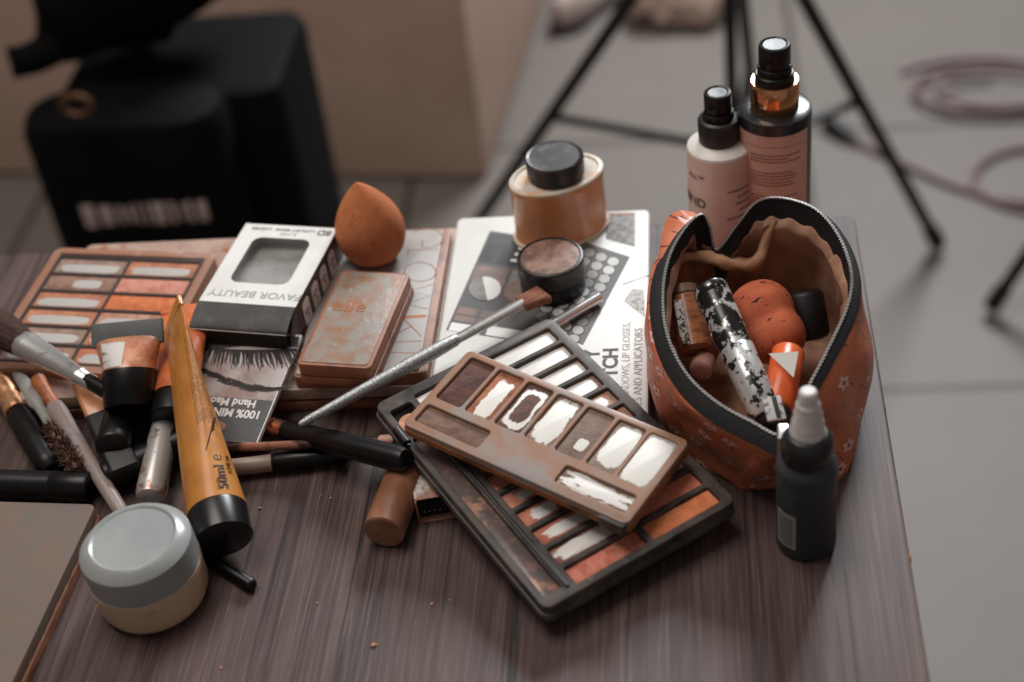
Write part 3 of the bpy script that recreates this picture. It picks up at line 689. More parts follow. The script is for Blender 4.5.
# black bottle, gold collar, pink label
r = .0216; hb_ = .0975
pb = thing('spray_bottle', 'tall black spray bottle with gold collar and pink printed label', 'spray bottle', stand(775, 240))
obj('body', L_([(r - .002, 0), (r, .002), (r, hb_ - .002), (r - .0004, hb_ - .0008), (r - .0025, hb_), (.0140, hb_ + .0006)], seg=56), mat('smoky_black', (28, 28, 30), .25, coat=.3, col2=(48, 48, 50), scale=50, lo=.45, hi=.7), pb)
bm = BM(); a0, a1 = -1.9, .98; nn = 40
for (z0, z1) in ((.004, hb_ - .0080),):
    V = [(bm.verts.new(((r + .00025) * math.sin(a0 + (a1 - a0) * i / nn), -(r + .00025) * math.cos(a0 + (a1 - a0) * i / nn), z0)), bm.verts.new(((r + .00025) * math.sin(a0 + (a1 - a0) * i / nn), -(r + .00025) * math.cos(a0 + (a1 - a0) * i / nn), z1))) for i in range(nn + 1)]
    for i in range(nn): bm.faces.new((V[i][0], V[i + 1][0], V[i + 1][1], V[i][1]))
lab = obj('label_band', bm, mat('dusty_pink_label', (222, 176, 160), .5, col2=(212, 164, 148), scale=25), pb)
for z, k in ((hb_ - .0215, 3), (hb_ - .0335, 5), (hb_ - .0505, 5), (hb_ - .067, 4)): print_rows(lab, r + .00025, z, k, -.75, .72, mat('label_ink', (96, 62, 58), .6), lh=.0013, dz=.0022, seed=int(z * 9999))
bm = BM()
for i in range(46):
    t = -.9 + 1.75 * i / 46; s = t + .014
    V = [bm.verts.new(((r + .0004) * math.sin(q), -(r + .0004) * math.cos(q), z)) for q, z in ((t, hb_ - .0150), (s, hb_ - .0150), (s, hb_ - .0157), (t, hb_ - .0157))]; bm.faces.new(V)
obj('dotted_border', bm, mat('border_ink', (110, 70, 62), .6), lab, smooth=False)
obj('collar', L_([(.0138, hb_ + .0002), (.0142, hb_ + .001), (.0142, hb_ + .0172), (.0136, hb_ + .0180), (.0118, hb_ + .0180), (.0118, hb_ + .0165)], seg=56), mat('rose_gold_metal', (222, 158, 112), .16, .95), pb)
obj('inner_collar', L_([(.0116, hb_ + .0135), (.0116, hb_ + .0225), (.0108, hb_ + .0232)], seg=40), BLACKG, pb)
pump(pb, hb_ + .0230, .0100, .0092, .0045, .0140, BLACKG)
# glue bottle
r = .0148
gb = thing('glue_bottle', 'small dark grey dropper bottle with a frosted stepped nozzle', 'glue bottle', stand(806, 541))
DG = mat('charcoal_bottle', (62, 66, 68), .45, col2=(50, 53, 55), scale=20)
obj('body', L_([(r - .0015, 0), (r, .0018), (r, .053), (r - .0006, .0555), (r - .003, .0585), (.0108, .0600)], seg=48), DG, gb)
obj('collar', L_([(.0118, .0590), (.0124, .0600), (.0124, .0700), (.0116, .0715), (.0102, .0740), (.0092, .0745)], seg=48), mat('dark_collar', (34, 34, 35), .35), gb)
FROST = mat('frosted_nozzle', (232, 228, 224), .35, trans=.2, col2=(208, 192, 184), scale=60, lo=.5, hi=.7)
obj('nozzle', L_([(.0084, .0740), (.0086, .0765), (.0079, .0785), (.0078, .0815), (.0070, .0835), (.0068, .0870), (.0060, .0890), (.0058, .0925), (.0048, .0940), (.0046, .0985), (.0040, .1005), (.0030, .1012)], seg=40), FROST, gb, ang=.4)
bm = BM(); nn = 10; a0, a1 = -1.25, -.42
V = [(bm.verts.new(((r + .0002) * math.sin(a0 + (a1 - a0) * i / nn), -(r + .0002) * math.cos(a0 + (a1 - a0) * i / nn), .008)), bm.verts.new(((r + .0002) * math.sin(a0 + (a1 - a0) * i / nn), -(r + .0002) * math.cos(a0 + (a1 - a0) * i / nn), .031))) for i in range(nn + 1)]
for i in range(nn): bm.faces.new((V[i][0], V[i + 1][0], V[i + 1][1], V[i][1]))
lb = obj('label_panel', bm, mat('pale_grey_label', (150, 150, 148), .5), gb)
print_rows(lb, r + .0002, .027, 9, -1.15, -.52, DG, lh=.0016, dz=.0021, seed=3, ragged=False)
print_rows(gb, r, .047, 5, -.95, -.45, mat('faint_grey_print', (96, 98, 98), .6), lh=.0012, dz=.0026, seed=9)

# ------------------------------------------------------------------ jar at the front left
r = .0292
jr = thing('cream_jar', 'round beige jar with a cloudy grey domed lid at the front left', 'cream jar', Matrix.Translation(P(157, 596, 0)) @ Matrix.Rotation(math.radians(-2), 4, 'Y'))
obj('jar_body', L_([(r - .006, .0), (r - .003, .0012), (r - .0008, .006), (r - .0002, .0235), (r - .002, .024)], seg=64), mat('beige_jar', (214, 184, 156), .42, col2=(190, 152, 120), scale=60, lo=.52, hi=.66, col3=(150, 108, 78), scale3=150, lo3=.66, hi3=.72, sss=.1), jr)
obj('lid', L_([(r - .0014, .0215), (r - .0004, .0222), (r - .0004, .0345), (r - .0008, .0390), (r - .0040, .0425), (r - .0072, .0438), (r - .0080, .0434), (r - .0086, .0430), (.001, .0430)], seg=64),
    mat('cloudy_lid', (146, 150, 150), .3, col2=(160, 162, 160), scale=30, lo=.4, hi=.65, col3=(126, 110, 98), scale3=160, lo3=.67, hi3=.72, coat=.3), jr, ang=.45)

# ------------------------------------------------------------------ tubes
YEL = mat('amber_tube', (198, 132, 62), .5, spec=.35, col2=(178, 112, 50), scale=40, lo=.45, hi=.65, col3=(150, 92, 48), scale3=110, lo3=.66, hi3=.72, coat=.25)
a = P(224, 541, .0175); b = P(171, 322, .052)
M, Ln = axis(a, b, (0, 0, 1))
yt = thing('cosmetic_tube', 'amber yellow squeeze tube with a black cap behind the grey jar lid', 'cosmetic tube', M)
obj('cap', L_([(.0140, 0), (.0156, .0012), (.0160, .017), (.0156, .0185)], seg=48), mat('black_tube_cap', (20, 19, 20), .3), yt)
squeeze_tube(yt, .0158, .0182, Ln - .004, .0205, YEL, .006, rotc=PI / 2 + .45)
def wrap_on(root, s, size, z, ang, rr, m, flip=False, bold=.0001, sxx=1.0):
    """text running along a tube's length at angle ang round its axis"""
    X = Matrix.Rotation(ang, 4, 'Z') @ Matrix.Translation((rr, 0, z)) @ Matrix(((0, 0, 1, 0), (0, 1, 0, 0), (-1, 0, 0, 0), (0, 0, 0, 1)))
    if flip: X = X @ Matrix.Rotation(PI, 4, 'Z')
    return text(s, root, m, X, size, bold=bold, sx=sxx)
INKB = mat('brown_black_ink', (58, 38, 26), .6)

# rows of fine print and a curled scribble on the amber tube's lit side
rot_ = PI / 2 + .45
def ysurf(t, a, lift=.00015):
    e = t ** 1.15; rx = .0158 + (.0205 - .0158) * e + lift; ry = .0158 * (1 - e) + .0012 * e + lift
    v = Vector((rx * math.cos(a), ry * math.sin(a), .0182 + (Ln - .004 - .0182) * t)); return Matrix.Rotation(rot_, 3, 'Z') @ v
def print_tube(a0, a1, nrow, t0, t1, seed, w=.010, gap=(.03, .09)):
    rnd = random.Random(seed); bm = BM()
    for k in range(nrow):
        a = a0 + (a1 - a0) * k / max(1, nrow - 1); t = t0 + rnd.random() * .04; te = t1 - rnd.random() * .12
        while t < te:
            b = min(te, t + rnd.uniform(*gap)); n = 5
            V = [(bm.verts.new(ysurf(t + (b - t) * i / n, a - w)), bm.verts.new(ysurf(t + (b - t) * i / n, a + w))) for i in range(n + 1)]
            for i in range(n): bm.faces.new((V[i][0], V[i + 1][0], V[i + 1][1], V[i][1]))
            t = b + .008
    return obj('small_print', bm, INKB, yt, smooth=False)
cvec = (yt.matrix_world.inverted() @ CAM); ca = math.atan2(cvec.y, cvec.x) - rot_
print_tube(ca - .10, ca + .95, 15, .34, .92, 3)
for s, sz, z, an in (('50ml \u212e', .0078, .033, ca + rot_ + .42), ('1.7 fl. oz', .0034, .038, ca + rot_ + .78)): wrap_on(yt, s, sz, z, an, .0164, INKB, flip=True)
bm = BM()
for j in range(7):
    pts = [ysurf(.22 + .012 * j + .10 * math.sin(q / 12 * PI * .5), ca + .05 + j * .05 + .55 * q / 12, .0002) for q in range(13)]
    tube(bm, pts, .00022, 5)
obj('printed_scribble', bm, INKB, yt)

# pale peach tube with dark flat end
PEACH = mat('clear_tube_with_foundation', (208, 148, 114), .3, col2=(168, 100, 70), scale=70, lo=.45, hi=.6, coat=.5, col3=(208, 176, 156), scale3=150, lo3=.64, hi3=.7)
a = P(131, 408, .026); b = P(127, 318, .060)
M, Ln = axis(a, b, (0, 0, 1))
pk = thing('foundation_tube', 'beige foundation tube with black cap and dark crimped end', 'cosmetic tube', M)
obj('cap', L_([(.0142, 0), (.0152, .0012), (.0152, .020), (.0146, .0215)], seg=48), BLACKG, pk)
squeeze_tube(pk, .0150, .021, Ln - .010, .0205, PEACH, .0012)
obj('dark_end', S_(-.0207, -.0019, .0207, .0019, Ln - .016, Ln - .002, r=.001), mat('dark_grey_print_end', (84, 86, 85), .45, col2=(100, 100, 98), scale=70, lo=.55, hi=.7), pk)
bm = BM(); V = []
cv = pk.matrix_world.inverted() @ CAM; cpk = math.atan2(cv.y, cv.x); L1_ = Ln - .010
for i in range(9):
    row = []
    for j in range(7):
        t = .04 + .76 * i / 8; a = cpk - 1.15 + .85 * j / 6; e = t ** 1.15; rx = .0150 + .0055 * e + .0002; ry = .0150 * (1 - e) + .0012 * e + .0002
        row.append(bm.verts.new((rx * math.cos(a), ry * math.sin(a), .021 + (L1_ - .021) * t)))
    V.append(row)
for a, b in zip(V, V[1:]):
    for j in range(6): bm.faces.new((a[j], a[j + 1], b[j + 1], b[j]))
obj('side_label', bm, mat('striped_label', (206, 202, 198), .45, col2=(120, 110, 106), scale=60, lo=.5, hi=.6, stretch=(1, 1, 4)), pk)
# orange tube under the amber one
a = P(172, 420, .022); b = P(186, 312, .040)
M, Ln = axis(a, b)
ot = thing('cosmetic_tube', 'glossy orange tube half hidden behind the amber tube', 'cosmetic tube', M)
ORG = mat('glossy_orange', (214, 122, 74), .25, col2=(186, 96, 56), scale=50, coat=.5)
obj('cap', L_([(.0110, 0), (.0120, .001), (.0120, .014), (.0115, .015)], seg=40), BLACK, ot)
squeeze_tube(ot, .0125, .015, Ln, .0150, ORG, .005)

# ------------------------------------------------------------------ open palette at the back left
hl = (.0255, .0275, .018, .014)
c0, c1, c2, c3 = P(50, 249, .0265), P(212, 250, .0275), P(156, 380, .0225), P(-14, 364, .0205)
ctr = (c0 + c1 + c2 + c3) / 4; exx = ((c1 - c0) + (c2 - c3)).normalized(); eyy = (c0 - c3) + (c1 - c2); n_ = exx.cross(eyy).normalized(); eyy = n_.cross(exx)
W3 = ((c1 - c0).length + (c2 - c3).length) / 2; L3 = ((c0 - c3).dot(eyy) + (c1 - c2).dot(eyy)) / 2
Mq = Matrix((exx, eyy, n_)).transposed().to_4x4(); Mq.translation = ctr - exx * W3 / 2 - eyy * L3 / 2 - n_ * .0095
FR = mat('tan_orange_frame', (150, 106, 84), .5, col2=(176, 150, 134), scale=40, lo=.55, hi=.7, col3=(140, 84, 58), scale3=100, lo3=.6, hi3=.68)
lp = thing('concealer_palette', 'tan framed palette with twelve long pans at the back left', 'makeup palette', Mq)
hs = []; ph = (L3 - .016) / 6
obj('outer_frame', tray(0, 0, W3, L3, 0, .0095, .0070, [(.006, .006, W3 - .006, L3 - .006, .001)], r=.006, c=.0012), FR, lp)
for rr in range(6):
    for q0, q1 in ((.0085, W3 / 2 - .001), (W3 / 2 + .0012, W3 - .0085)): hs.append((q0, .0085 + ph * rr, q1, .0085 + ph * (rr + 1) - .0030, .0008))
obj('inner_grid', tray(.0064, .0064, W3 - .0064, L3 - .0064, .0068, .0090, .0076, hs, r=.001, c=.0002), mat('dark_brown_grid', (50, 38, 36), .5), lp)
cs = [((146, 112, 94), (120, 90, 76)), ((172, 112, 84), (146, 92, 70)), ((160, 112, 88), (180, 142, 120)), ((178, 118, 86), (154, 98, 72)), ((150, 122, 106), (124, 100, 88)), ((170, 104, 76), (146, 84, 62))]
for k, hh in enumerate(hs):
    c = cs[(k * 5 + k // 4) % 6]; patch = (.5, .35, .43, .28) if k not in (7, 9, 8) else ((.6, .45, .2, .28) if k == 8 else None)
    if k == 7: c = ((204, 118, 72), (182, 98, 58))
    if k == 9: c = ((198, 136, 118), (180, 116, 98))
    obj('pan', S_(hh[0], hh[1], hh[2], hh[3], .0072, .0084, r=.0008, c=.0002), pan_mat('cream_%d' % k, c[0], c[1], patch, bare=(176, 172, 168), seed=70 + k, jitter=.06), lp)

# ------------------------------------------------------------------ notebook-like case, front left corner
c0, c1 = P(98, 503, .014), P(0, 496, .014)
M, a_, b_ = frame3(P(98, 503, .014), P(98, 503, .014) + (P(10, 682, .014) - P(98, 503, .014)), P(98, 503, .014) + (P(98, 503, .014) - P(0, 496, .014)) )
ex = (P(10, 690, .014) - P(98, 503, .014)).normalized(); ey = Vector((-ex.y, ex.x, 0))
Mb = Matrix((ex, ey, Vector((0, 0, 1)))).transposed().to_4x4(); Mb.translation = P(98, 503, 0) - ey * .125
Mb.translation = P(98, 503, .014) - ey * .0 ; Mb.translation.z = T
side = 1 if (P(0, 496, .014) - P(98, 503, .014)).dot(ey) > 0 else -1
wdt = .115
y0_, y1_ = (0, wdt) if side > 0 else (-wdt, 0)
nb = thing('palette_case', 'closed dull brown palette case at the front left corner', 'makeup case', Mb)
DULL = mat('scuffed_brown_grey_cover', (98, 84, 76), .6, col2=(108, 84, 68), scale=60, lo=.42, hi=.66, col3=(90, 88, 82), scale3=90, lo3=.55, hi3=.7)
obj('case_base', S_(0, y0_, .19, y1_, 0, .0062, r=.004), TANE, nb)
obj('case_lid', S_(0.0008, y0_ + .0008, .1892, y1_ - .0008, .0070, .0140, r=.004), DULL, nb)
obj('hinge_strip', S_(.003, y0_ + .003, .187, y1_ - .003, .0060, .0072, r=.002, c=.0002), mat('dark_gap_b', (50, 36, 28), .8), nb)

# ------------------------------------------------------------------ brushes and pencils on the left
def bristle_fan(root, z0, z1, r0, r1, m, flat=1.0, name='bristles', n=26, bulge=1.12):
    bm = BM(); rings = []; seg = 36
    for k in range(10):
        t = k / 9; r = r0 + (r1 - r0) * t; r *= 1 + (bulge - 1) * math.sin(t * PI)
        if t > .75: r *= 1 - .55 * ((t - .75) / .25) ** 2
        rings.append([((r * (1 + .05 * math.sin(i * 7.3 + k))) * math.cos(2 * PI * i / seg), r * flat * (1 + .05 * math.sin(i * 5.1)) * math.sin(2 * PI * i / seg), z0 + (z1 - z0) * t) for i in range(seg)])
    loft(bm, rings)
    rnd = random.Random(5)
    for i in range(n * 4):
        a = rnd.random() * 2 * PI; rr = math.sqrt(rnd.random()); p = Vector((r0 * rr * math.cos(a), r0 * flat * rr * math.sin(a), z0 + (z1 - z0) * .3))
        q = Vector((r1 * 1.02 * rr * math.cos(a), r1 * flat * 1.02 * rr * math.sin(a), z1 + (z1 - z0) * rnd.uniform(-.12, .08) - abs(rr) * (z1 - z0) * .12))
        tube(bm, [p, (p + q) / 2 * Vector((1, 1, 1)).x, q], [.0003, .0003, .0001], 4)
    return obj(name, bm, m, root)
# big powder brush across the tan framed palette
A = P(-14, 322, .040); B = P(118, 398, .034)
M, Ln = axis(B, A)
br = thing('powder_brush', 'thick brown haired brush with a dented silver ferrule on the tan palette', 'makeup brush', M)
obj('handle', L_([(.0030, 0), (.0042, .002), (.0046, .010), (.0044, Ln * .22)], seg=28), BLACKG, br)
obj('ferrule', L_([(.0046, Ln * .18), (.0050, Ln * .20), (.0050, Ln * .26), (.0057, Ln * .27), (.0057, Ln * .29), (.0052, Ln * .30), (.0088, Ln * .66), (.0088, Ln * .70), (.0082, Ln * .72)], seg=36, sy=.8), SILVER, br)
bristle_fan(br, Ln * .70, Ln * 1.02, .0086, .0120, BRIST, flat=.8)
# tan ferrule, black handle
A = P(-12, 362, .012); B = P(52, 470, .009)
stick('makeup_brush', 'black handled brush with a tan ferrule at the left edge', 'makeup brush', B, A,
      [('handle', BLACK, rod(0, .52, .0078, .06)), ('ferrule', mat('tan_metal', (196, 144, 104), .35, .5, col2=(120, 76, 50), scale=90), [(.51, .0068), (.53, .0078), (.57, .0070), (.60, .0078), (.64, .0070), (.66, .0078), (.80, .0078), (.98, .0085)]), ('bristles', BRIST, [(.97, .0080), (1.05, .0095), (1.2, .008), (1.25, .003)])])
# spoolie
A = P(18, 372, .016); B = P(78, 470, .014)
M, Ln = axis(A, B)
spo = thing('spoolie_brush', 'clear handled lash brush clotted with brown bristles', 'lash brush', M)
CLEARG = mat('cloudy_grey_plastic', (160, 158, 154), .3, col2=(130, 116, 106), scale=60, lo=.5, hi=.65, trans=.15)
obj('handle', L_([(.0034, 0), (.0044, .004), (.0044, Ln * .24), (.0050, Ln * .27), (.0050, Ln * .34), (.0032, Ln * .38), (.0030, Ln * .56)], seg=24, sy=.8), CLEARG, spo)
bm = BM(); rnd = random.Random(2)
lathe(bm, [(.001, Ln * .55), (.0026, Ln * .56), (.0036, Ln * .75), (.0022, Ln)], 16)
for i in range(620):
    t = rnd.random(); z = Ln * (.56 + .46 * t); a = rnd.random() * 2 * PI; rr = (.0050 + .0030 * math.sin(t * PI * .8 + .3)) * rnd.uniform(.8, 1.08)
    tube(bm, [(0, 0, z), (rr * math.cos(a), rr * math.sin(a), z + rnd.uniform(-.001, .001))], [.0003, .00018], 4)
obj('bristles', bm, mat('clotted_bristles', (84, 58, 50), .8, col2=(140, 100, 84), scale=400, lo=.5, hi=.6), spo)
# grey-pink handled brush
A = P(38, 380, .020); B = P(124, 516, .009)
stick('makeup_brush', 'thin brush with orange tip and dull grey pink handle', 'makeup brush', B, A,
      [('handle', mat('grey_pink_handle', (150, 134, 128), .4, col2=(160, 158, 156), scale=30, lo=.5, hi=.6), [(0, .002), (.01, .0036), (.04, .0042), (.4, .0042), (.6, .0050), (.74, .0056), (.79, .0050), (.80, .004)]),
       ('tip', mat('orange_brown_tip', (190, 110, 66), .5, col2=(140, 80, 50), scale=100), [(.79, .0030), (.80, .0038), (.92, .0040), (1.0, .0046), (1.02, .002)])])
# gloss tube: tan block with a black cap
A = P(86, 385, .020); B = P(127, 474, .014)
M, Ln = axis(A, B)
gt = thing('concealer_stick', 'flat sided tan concealer stick with a black cap', 'concealer stick', M)
obj('body', S_(-.0078, -.0055, .0078, .0055, 0, Ln * .40, r=.0022), mat('tan_gloss', (198, 134, 92), .35, col2=(176, 112, 74), scale=40, coat=.3), gt)
obj('cap', S_(-.0084, -.0062, .0084, .0062, Ln * .385, Ln, r=.0025), mat('worn_black_cap', (18, 17, 18), .5, col2=(46, 40, 37), scale=60, lo=.55, hi=.75), gt)
# black round tube at the left edge
A = P(-40, 483, .0085); B = P(92, 487, .0085)
stick('mascara_tube', 'black mascara tube lying at the left edge above the dull brown case', 'mascara', A, B,
      [('body', BLACK, rod(0, .72, .0083, .01)), ('cap', BLACKG, [(.70, .0076), (.715, .0086), (.97, .0086), (.99, .0080), (1.0, .006)])])
# worn silver stick
A = P(172, 388, .020); B = P(150, 500, .0085)
stick('eyeliner_stick', 'rubbed silver stick lying behind the cloudy jar lid', 'eyeliner', A, B,
      [('body', mat('rubbed_silver_paint', (186, 184, 180), .32, .4, col2=(150, 108, 86), scale=80, lo=.52, hi=.62, col3=(92, 60, 48), scale3=200, lo3=.62, hi3=.68), [(0, .0045), (.02, .0056), (.5, .0078), (.93, .0086), (.98, .0078), (1.0, .005)])])
# black pen end by the jar
A = P(150, 520, .0035); B = P(254, 587, .0035)
stick('eyeliner_pencil', 'thin black pencil poking out between jar and amber tube', 'eyeliner', A, B,
      [('barrel', BLACKG, [(0, .002), (.01, .0030), (.6, .0033), (.96, .0037), (.985, .0033), (1.0, .0018)])])
# black tubes added as filler for the heap's dark, shaded middle
A = P(104, 478, .010); B = P(205, 432, .010)
stick('mascara_tube', 'black tube added as dark filler under the amber tube', 'mascara', A, B, [('body', BLACK, rod(0, .55, .0088, .02)), ('cap', BLACKG, [(.54, .008), (.56, .0092), (.97, .0092), (1.0, .007)])])
A = P(112, 450, .022); B = P(128, 395, .012)
stick('lip_gloss_tube', 'black tube added for the deep shade under the foundation tube', 'lip gloss', A, B, [('body', BLACKG, rod(0, .6, .0100, .05)), ('cap', BLACK, rod(.58, 1.0, .0104, .05))])

# pens right of the amber tube
A = P(196, 472, .0065); B = P(352, 453, .0065)
t_ = stick('eyebrow_pencil', 'thick black pencil with a pale grey band below the lash carton', 'eyeliner', A, B,
      [('barrel', BLACK, rod(0, .52, .0046, .02)), ('cap', BLACKG, [(.50, .0046), (.51, .0052), (.96, .0050), (1.0, .003)]), ('grey_band', mat('taupe_band', (146, 128, 118), .4), [(.14, .0047), (.145, .00485), (.485, .00485), (.49, .0047)])])
A = P(206, 449, .0095); B = P(394, 440, .0215)
stick('eyeliner_pencil', 'slim dark pencil with a pale pink tip under the copper ferrule', 'eyeliner', A, B,
      [('barrel', mat('brown_black_barrel', (60, 42, 38), .35, col2=(150, 100, 84), scale=12, lo=.55, hi=.58), [(0, .0018), (.01, .0024), (.90, .0024), (.93, .0026)]), ('tip', mat('pale_pink_tip', (206, 160, 140), .5), [(.925, .0026), (.93, .0031), (.985, .0031), (1.0, .0022)])])
# brown lipstick tube
A = P(383, 533, .0112); B = P(428, 420, .0112)
stick('lipstick_tube', 'brown round tube with its blunt end towards the front', 'lipstick', A, B,
      [('cap', mat('brown_translucent', (128, 84, 60), .35, col2=(160, 112, 88), scale=50, lo=.42, hi=.62, coat=.2), [(0, .0090), (.004, .0104), (.010, .0109), (.3, .0109), (.5, .0108), (.52, .0104)]),
       ('barrel', mat('dark_brown_barrel', (60, 38, 30), .3), [(.51, .0100), (.53, .0102), (.98, .0102), (1.0, .008)])])
# copper ferrule brush with thick black handle
A = P(262, 425, .0090); B = P(408, 461, .0275)
stick('makeup_brush', 'thick black handled brush with a copper ferrule resting on the brown tube', 'makeup brush', A, B,
      [('handle', BLACKG, [(.165, .0052), (.175, .0058), (.20, .0064), (.5, .0068), (.94, .0072), (.985, .0062), (1.0, .004)]),
       ('ferrule', COPPER, [(.0, .0050), (.02, .0056), (.05, .0050), (.07, .0058), (.09, .0051), (.11, .0058), (.13, .0052), (.17, .0056)]), ('bristles', BRIST, [(-.20, .002), (-.15, .0060), (-.05, .0058), (.01, .0050)])])
# long glittering silver brush
A = P(540, 294, .0335); B = P(299, 425, .0330)
M, Ln = axis(A, B)
lg = thing('eyeshadow_brush', 'long glittery silver brush with a small brown tip resting across the palettes', 'makeup brush', M)
GLIT = mat('glitter_silver', (190, 191, 190), .38, .55, col2=(128, 128, 128), scale=900, lo=.42, hi=.62, bump=.35, bscale=1800)
obj('handle', L_([(.0030, Ln * .36), (.0036, Ln * .37), (.0042, Ln * .46), (.0042, Ln * .55), (.0034, Ln * .75), (.0024, Ln * .97), (.0018, Ln * .99), (.0010, Ln)], seg=28), GLIT, lg)
obj('ferrule', L_([(.0040, Ln * .075), (.0040, Ln * .12), (.0037, Ln * .14), (.0037, Ln * .25), (.0034, Ln * .37)], seg=28, sx=1, sy=.7), SILVER, lg)
bm = BM(); slab(bm, -.0072, -.0026, .0072, .0026, -.002, Ln * .085, r=.0015, c=.0006)
for v in bm.verts: v.co.x *= .75 + .25 * (1 - v.co.z / (Ln * .085)); v.co.x += .18 * max(0, Ln * .05 - v.co.z)
obj('bristles', bm, mat('short_brown_bristles', (146, 94, 74), .9, col2=(120, 74, 56), scale=600, stretch=(1, 1, .1), bump=.6, bscale=1200), lg)
# short silver tube on the white box
A = P(600, 297, .0225); B = P(508, 352, .0225)
stick('eyeliner_stick', 'short plain silver rod running under the dark palette', 'eyeliner', A, B,
      [('barrel', SILVER, [(0, .0026), (.005, .0031), (.5, .0033), (1, .0030)]), ('end_plug', mat('pale_plug', (206, 196, 188), .4), [(-.006, .0018), (-.004, .0024), (.004, .0024)])])
# opened small carton below the palette
a = P(419, 524, 0); b = P(466, 522, 0); c = P(400, 452, 0)
ex = (b - a).normalized(); ey = Vector((-ex.y, ex.x, 0)); Wb = .030; Db = .050
Mc = Matrix((ex, ey, Vector((0, 0, 1)))).transposed().to_4x4(); Mc.translation = a
Mc = Mc @ Matrix.Rotation(math.radians(10), 4, 'Z')
oc = thing('small_carton', 'small worn open ended brown box under the dark palette corner', 'makeup box', Mc)
CB = mat('brown_carton', (158, 112, 88), .55, col2=(190, 170, 158), scale=60, lo=.55, hi=.68, col3=(110, 72, 54), scale3=120, lo3=.6, hi3=.7); Hc = .0155
for nm, bx in (('bottom_panel', (0, 0, Wb, Db, 0, .0008)), ('side_panel', (0, 0, .0008, Db, .0008, Hc)), ('side_panel', (Wb - .0008, 0, Wb, Db, .0008, Hc)), ('back_panel', (.0008, Db - .0008, Wb - .0008, Db, .0008, Hc))):
    obj(nm, S_(*bx, r=.0003, c=.0001), CB, oc)
obj('top_panel', S_(0, .0015, Wb, Db, Hc - .0003, Hc + .0006, r=.0003, c=.0001), mat('worn_white_label', (196, 192, 188), .5, col2=(150, 106, 84), scale=80, lo=.5, hi=.58), oc)
obj('inner_tray', S_(.0016, .0035, Wb - .0016, Db - .002, .001, Hc - .004, r=.001, c=.0004), BLACKG, oc)
bm = BM()
for k in range(9): lathe(bm, [(.0003, 0), (.0003, .0002)], 6, M=Matrix.Translation((.004 + k * .0028, .0033, .005)) @ Matrix.Rotation(PI / 2, 4, 'X'))
tag(obj('dotted_print', bm, INKW, oc))

# crumbs
CR = mat('makeup_crumb', (196, 140, 110), .9)
src = None
for k, (px, py, s) in enumerate(((374, 645, 1.6), (432, 604, 1.0), (450, 600, .6), (260, 508, 1.0), (331, 498, .9), (321, 495, .6), (317, 603, .7), (221, 668, .8), (664, 563, .7))):
    if src is None:
        bm = BM(); bmesh.ops.create_icosphere(bm, subdivisions=2, radius=.0009); src = obj('crumb', bm, CR); jitter(src, .0005, 1500); o = src
    else: o = src.copy(); COL.objects.link(o)
    o.matrix_world = Matrix.Translation(P(px, py, .0004 * s)) @ Matrix.Rotation(k, 4, 'Z') @ Matrix.Diagonal((s, s * .7, s * .45, 1))
    tag(o, 'tiny pinkish makeup crumb on the bare tabletop', 'crumb', 'crumbs on the tabletop')

# ------------------------------------------------------------------ flowered pouch
# matched control loops: base, bulge, upper shell, zipper line (x px, y px, height)
keys = [
 # zipper line                base                     bulge (mid height)
 ((785, 436, .056), (757, 491, .0), (762, 468, .025)),
 ((803, 398, .062), (838, 481, .0), (838, 440, .030)),
 ((828, 350, .070), (856, 440, .0), (860, 398, .032)),
 ((848, 305, .078), (862, 400, .0), (868, 352, .036)),
 ((851, 272, .084), (862, 372, .0), (862, 318, .040)),
 ((838, 236, .088), (846, 340, .0), (848, 290, .042)),
 ((815, 210, .091), (815, 315, .0), (818, 262, .046)),
 ((782, 199, .092), (780, 306, .0), (782, 250, .048)),
 ((757, 203, .090), (758, 303, .0), (757, 250, .046)),
 ((738, 225, .080), (738, 301, .0), (736, 252, .042)),
 ((717, 251, .062), (716, 300, .0), (714, 262, .036)),
 ((710, 228, .074), (700, 302, .0), (696, 258, .038)),
 ((702, 215, .081), (685, 304, .0), (678, 258, .040)),
 ((686, 228, .080), (668, 318, .0), (660, 272, .038)),
 ((670, 256, .076), (658, 345, .0), (651, 300, .036)),
 ((663, 292, .071), (654, 378, .0), (648, 335, .034)),
 ((667, 335, .067), (660, 410, .0), (650, 372, .032)),
 ((686, 374, .063), (672, 440, .0), (664, 410, .030)),
 ((715, 402, .060), (700, 465, .0), (694, 436, .028)),
 ((750, 422, .057), (732, 484, .0), (732, 458, .026)),
]
MS = 8
rim = [Vector(p) for p in cr([tuple(P(*k[0])) for k in keys], MS, True)]
bas = [Vector(p) for p in cr([tuple(P(*k[1])) for k in keys], MS, True)]
mid = [Vector(p) for p in cr([tuple(P(*k[2])) for k in keys], MS, True)]
for v in bas: v.z = T + .0005
NN = len(rim); cen = sum(bas, Vector()) / NN; cen.z = 0
def outw(p, amt):
    d = Vector((p.x - cen.x, p.y - cen.y, 0)).normalized(); return p + d * amt
# tape half width varies: wide at the front left
tw = [0] * NN
for i in range(NN):
    k = i / MS; w = .0055
    if 14 <= k <= 20 or k < .5: w = .0085
    if 9 <= k <= 12: w = .004
    tw[i] = w
def bump_(k, c, w): d = min(abs(k - c), 20 - abs(k - c)); return math.exp(-(d / w) ** 2)
shell_edge = [outw(rim[i], tw[i] * .75) - Vector((0, 0, tw[i] * .75)) for i in range(NN)]
shell_top = [outw(rim[i], tw[i] * .75 + .0012 + .012 * bump_(i / MS, 12.7, .8) + .002 * bump_(i / MS, 15.0, 1.4)) - Vector((0, 0, tw[i] * .75 + .0012 - .002 * bump_(i / MS, 13, 1))) for i in range(NN)]
